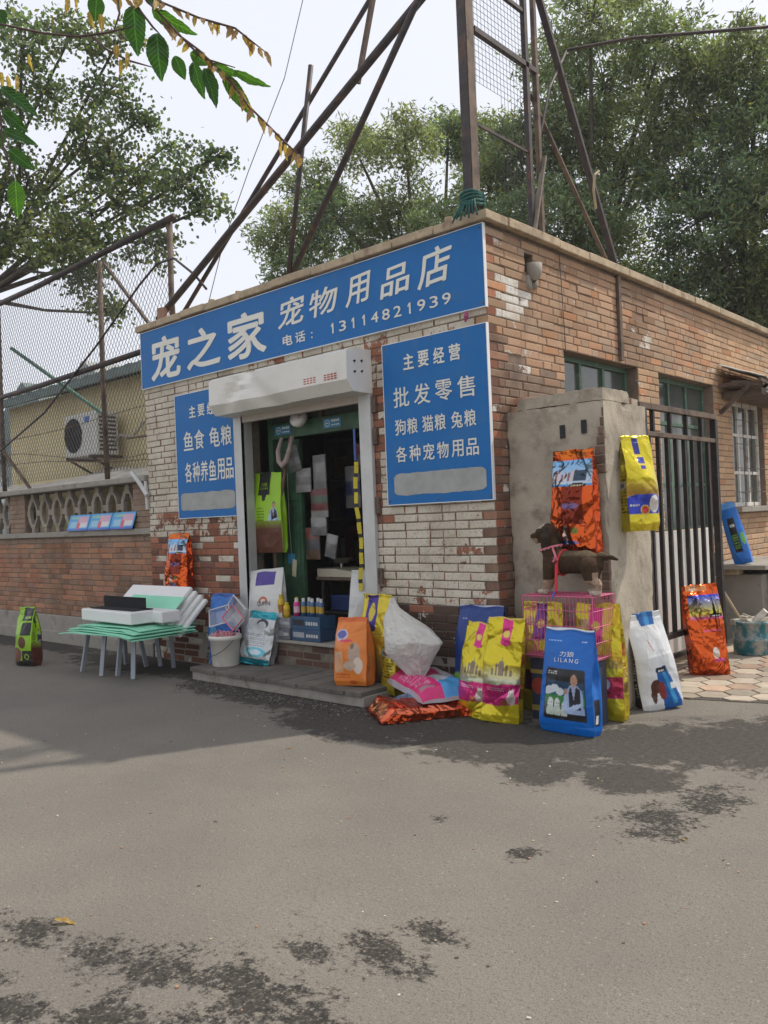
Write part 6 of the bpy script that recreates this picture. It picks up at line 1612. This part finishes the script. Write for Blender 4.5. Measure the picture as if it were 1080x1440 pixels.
# ------------------------------------------------------------------ spray cans and boxes on the threshold
def carton(label, x0, x1, y0, y1, z0, z1, c, c2):
    r = thing('goods_box', label, 'box', ((x0 + x1) / 2, (y0 + y1) / 2, z0))
    MB().bx(x0, x1, y0, y1, z0, z1, col=c).build('box_body', mat('box_print', attr=True, rough=.5, var=.15, vs=14, bump=.1), r, bevel=.004)
    w_ = x1 - x0; h = z1 - z0
    k = MB(); k.bx(x0 + w_ * .06, x0 + w_ * .45, y0 - .002, y0 - .0005, z0 + h * .30, z0 + h * .75, col=c2)
    for q in range(5): k.bx(x0 + w_ * (.52 + q * .085), x0 + w_ * (.58 + q * .085), y0 - .002, y0 - .0005, z0 + h * .35, z0 + h * .62, col=(.5, .5, .48))
    k.build('box_label', MATS['box_print'], r)
carton('lower blue goods box on the threshold, right hand stack', -2.42, -2.02, -.02, .20, .364, .475, (.03, .07, .14), (.3, .32, .34))
carton('upper blue goods box on the threshold, right hand stack', -2.43, -2.03, -.01, .20, .476, .595, (.03, .08, .16), (.02, .02, .03))
carton('clear fronted grey goods box beside the teal bag on the threshold', -2.62, -2.44, -.03, .18, .364, .475, (.14, .14, .17), (.30, .28, .30))
carton('pale grey goods box on top of the clear fronted one', -2.66, -2.44, -.02, .18, .476, .575, (.22, .23, .25), (.42, .42, .42))
def can(label, x, y, z, r, h, c, cap, band=None, group='spray cans on the goods boxes'):
    t = thing('spray_can', label, 'can', (x, y, z), group)
    k = MB(); k.lathe([(.001, 0), (r, 0), (r, h * .74), (r * .8, h * .80), (.001, h * .80)], 16, c=(x, y, z)); k.build('can_body', mat('can_%d_%d' % (c[0] * 100, c[2] * 100), c, .35, var=.06, bump=0), t, smooth=True)
    k = MB(); k.lathe([(r * .62, h * .79), (r * .62, h), (.001, h)], 14, c=(x, y, z)); k.build('cap', mat('cap_%d_%d' % (cap[0] * 100, cap[2] * 100), cap, .35, var=.03, bump=0), t)
    if band:
        k = MB(); k.lathe([(r * 1.02, h * .2), (r * 1.02, h * .55)], 16, c=(x, y, z)); k.build('label_band', mat('band_%d' % (band[0] * 100), band, .4, var=.2, vs=60, bump=0), t)
yc, wc_ = (.60, .42, .02), (.62, .62, .60)
can('tall yellow tin with a red band, leftmost on the boxes', -2.615, .03, .576, .036, .22, yc, (.55, .40, .03), (.35, .15, .02))
can('short yellow tin in front of the tall ones', -2.50, -.0, .576, .032, .15, yc, (.55, .40, .03), (.5, .3, .02))
can('yellow bottle behind the short yellow tin', -2.46, .10, .576, .030, .19, (.55, .40, .03), yc, (.2, .2, .03))
can('magenta bottle between the yellow tins and the white capped cans', -2.375, .02, .596, .030, .17, (.55, .03, .20), wc_, (.6, .4, .45))
for q, lb in enumerate(['first', 'second', 'third', 'fourth', 'last']):
    can('white capped spray can, %s from the left in the row of five' % lb, -2.31 + q * .062, .05 + .02 * (q % 2), .596, .025, .17 + .006 * (q % 2), (.05, .12, .25), wc_, (.45, .28, .03))

# ------------------------------------------------------------------ foam sheets on stools left of the door
GP = mat('stool_plastic', (.30, .32, .35), .5, var=.08, bump=.05)
def stool(label, legs, x0, x1, y0, y1, zt):
    r = thing('plastic_stool', label, 'stool', ((x0 + x1) / 2, (y0 + y1) / 2, 0), 'grey stools under the foam sheets')
    for (bx_, by_), (tx, ty) in legs: MB().bar((bx_, by_, 0), (tx, ty, zt - .02), .045, .03).build('leg', GP, r, bevel=.004)
    MB().bx(x0, x1, y0, y1, zt - .025, zt).build('seat', GP, r, bevel=.006)
stool('left grey plastic stool under the green sheets', [((-4.72, -.97), (-4.66, -.92)), ((-4.27, -1.0), (-4.32, -.92)), ((-4.72, -.45), (-4.66, -.50)), ((-4.36, -.42), (-4.36, -.50))], -4.70, -4.28, -.95, -.46, .43)
stool('right grey plastic stool under the green sheets', [((-4.13, -.90), (-4.10, -.86)), ((-3.80, -.92), (-3.86, -.86)), ((-4.24, -.32), (-4.18, -.40)), ((-4.02, -.30), (-3.90, -.40))], -4.20, -3.76, -.92, -.36, .43)
GRN = mat('green_foam', (.27, .66, .46), .75, var=.06, bump=.15, bs=30)
def sheet(label, cx, cy, z, lx, ly, rz, th, m, amp=.01, seed=0, tiltx=0, tilty=0, sag=0.0, name='foam_sheet', grp=None, cat='foam sheet'):
    nx_, ny_ = 36, 14; A = np.zeros((ny_, nx_, 3))
    for i in range(ny_):
        for j in range(nx_):
            u, v = j / (nx_ - 1) - .5, i / (ny_ - 1) - .5
            e = max(0, abs(u) - .32)
            A[i, j] = (u * lx, v * ly, amp * (math.sin(u * 9 + seed * .5) + .6 * math.sin(u * 5 - seed)) * max(0, .35 - v) + .5 * amp * vn(u, v, 3, seed) - sag * e * 2.2)
    M_ = T(cx, cy, z, rz, tiltx, tilty)
    return tag(MB().grid(tf(A.reshape(-1, 3), M_).reshape(A.shape)).build(name, m, None, thick=th, smooth=False), label, cat, grp)
for q in range(5):
    sheet('thin green foam sheet, %s of the wavy pile on the stools' % ['bottom', 'second from bottom', 'middle', 'second from top', 'top'][q], -4.22 + .02 * (q % 2) + .01 * q, -.72 + .02 * q, .445 + q * .017, 1.36 - .05 * q, .78 - .03 * q, R([3, -2, 1, -3, 2][q]), .008, GRN, .003, q * 3, sag=.07 - .02 * (q % 3))
FW = mat('white_foam', (.74, .74, .72), .75, var=.04, bump=.12, bs=60)
def slab(label, cx, cy, cz, lx, ly, lz, rz, rx=0, ry=0, m=FW, cat='foam slab', name='foam_slab'):
    o = MB().bx(-lx / 2, lx / 2, -ly / 2, ly / 2, 0, lz, M=T(cx, cy, cz, rz, rx, ry)).build(name, m, None, bevel=.012)
    return tag(o, label, cat)
slab('thick white foam block in front on the green sheets', -4.28, -.80, .545, 1.05, .26, .12, R(-2))
slab('second white foam block behind the front one', -4.10, -.58, .545, 1.05, .22, .115, R(-2))
ST_M = T(-4.30, -.42, .70, 0, R(43))
for q in range(4):
    o = MB().bx(-.57 + .05 * q, .57 + .055 * q, -.27 - .004 * q, .25 - .012 * q, -.047 * (q + 1) + .003, -.047 * q, M=ST_M).build('foam_slab', FW, None, bevel=.014)
    tag(o, 'white foam slab, %s in the stack sloping back to the wall' % ['topmost', 'second', 'third', 'undermost'][q], 'foam slab')
sheet('green foam sheet draped over the leaning white slabs', -4.14, -.50, .655, .98, .34, R(0), .006, GRN, .005, 9, tiltx=R(43))
blk = mat('black_felt', (.008, .008, .01), .9, var=.1)
r_ = thing('black_sheet', 'black felt sheet folded in an L on the white foam block', 'felt sheet', (-4.35, -.8, .665))
MB().bx(-4.72, -3.86, -.86, -.62, .668, .676).bx(-4.70, -3.88, -.70, -.69, .677, .79).build('felt_fold', blk, r_, bevel=.003)
tag(MB().add([(-4.15, -.20, .89), (-3.92, -.18, .90), (-3.94, -.16, 1.0), (-3.94, -.14, .86), (-4.17, -.14, .84)], [(0, 1, 2), (0, 3, 1), (0, 4, 3)]).build('foam_offcut', FW, None, thick=.01), 'small pointed white offcut sticking up from the leaning foam stack', 'foam offcut')

# ------------------------------------------------------------------ paint bucket
pb_ = thing('paint_bucket', 'old teal paint-streaked metal bucket full of rubble by the gate', 'bucket', (.80, 3.18, 0))
k = MB(); k.lathe([(.001, .0), (.165, 0), (.170, .01), (.172, .14), (.176, .145), (.172, .15), (.176, .30), (.184, .305), (.186, .325), (.176, .33), (.168, .31), (.165, .24), (.001, .24)], 32, c=(.80, 3.18, .016))
k.build('bucket_shell', mat('bucket_teal', (.015, .15, .19), .5, .1, var=.3, vs=8, bump=.2, dirt=(.38, .36, .31), dsc=9, dth=.52), pb_, smooth=True)
k = MB(); pr = random.Random(2)
for q in range(14): k.bx(-.05, .05, -.04, .04, -.03, .03, M=T(.80 + pr.uniform(-.11, .11), 3.18 + pr.uniform(-.11, .11), .32 + pr.uniform(-.02, .05), pr.uniform(0, 3), pr.uniform(-.6, .6)))
tag(k.build('rubble', mat('rubble_grey', (.36, .32, .26), .9, var=.2), None, bevel=.01, kind='stuff'), 'heap of grey rubble and scraps in the teal bucket', 'rubble')
tag(MB().tube([(.72, 3.20, .30), (.52, 3.02, .78)], .016, 8).build('wooden_stick', mat('stick_wood', (.36, .28, .18), .8, var=.2), None), 'pale wooden stick poking out of the teal bucket', 'stick')
tag(MB().tube([(.85, 3.12, .34), (.96, 3.14, .45)], .032, 10).build('paper_roll', M_WOODW, None), 'short white tube poking out of the teal bucket', 'tube')

# ------------------------------------------------------------------ fallen leaf and litter on the road
fl_spots = [((.56, -3.90, .012), .10, .035, 'pale yellow fallen leaf on the road at the bottom left of the view', LY, .6), ((-1.75, -1.10, .006), .06, .02, 'orange brown fallen leaf on the road in front of the door step', LY2, 2.0), ((-.55, -1.75, .006), .05, .018, 'small brown leaf on the road left of the blue bag', LY2, 1.0), ((2.15, -1.75, .006), .045, .016, 'small dry leaf on the road at the right of the view', LY, 2.6)]
for (x, y, z), L_, wd, lb, me_, an in fl_spots:
    a_ = Vector((x, y, z)); b__ = a_ + Vector((math.cos(an) * L_, math.sin(an) * L_, .004))
    o = put_leaf(me_, a_, b__, wd, None, 0, 'fallen_leaf', toward=a_ + Vector((0, 0, 3))); tag(o, lb, 'leaf', 'fallen leaves on the road')
k = MB(); pr = random.Random(77)
for q in range(240):
    x, y = pr.uniform(-2.5, 2.8), pr.uniform(-4.3, -.7); s_ = pr.uniform(.002, .007)
    k.bx(-s_, s_, -s_ * .6, s_ * .6, 0, s_ * .7, M=T(x, y, .0005, pr.uniform(0, 3)), col=pr.choice([(.40, .33, .22), (.5, .46, .40), (.14, .11, .09), (.34, .20, .12)]))
for q in range(600):
    x, y = pr.uniform(-3.2, -.2), pr.gauss(-.74, .10); s_ = pr.uniform(.003, .010)
    k.bx(-s_, s_, -s_ * .7, s_ * .7, 0, s_ * .8, M=T(x, y, .0005, pr.uniform(0, 3)), col=pr.choice([(.08, .07, .06), (.13, .115, .10), (.05, .045, .04), (.18, .16, .13)]))
tag(k.build('road_grit', mat('grit', attr=True, rough=.9, var=.1, bump=0), None, kind='stuff'), 'scattered grit and specks on the road along the step', 'grit')
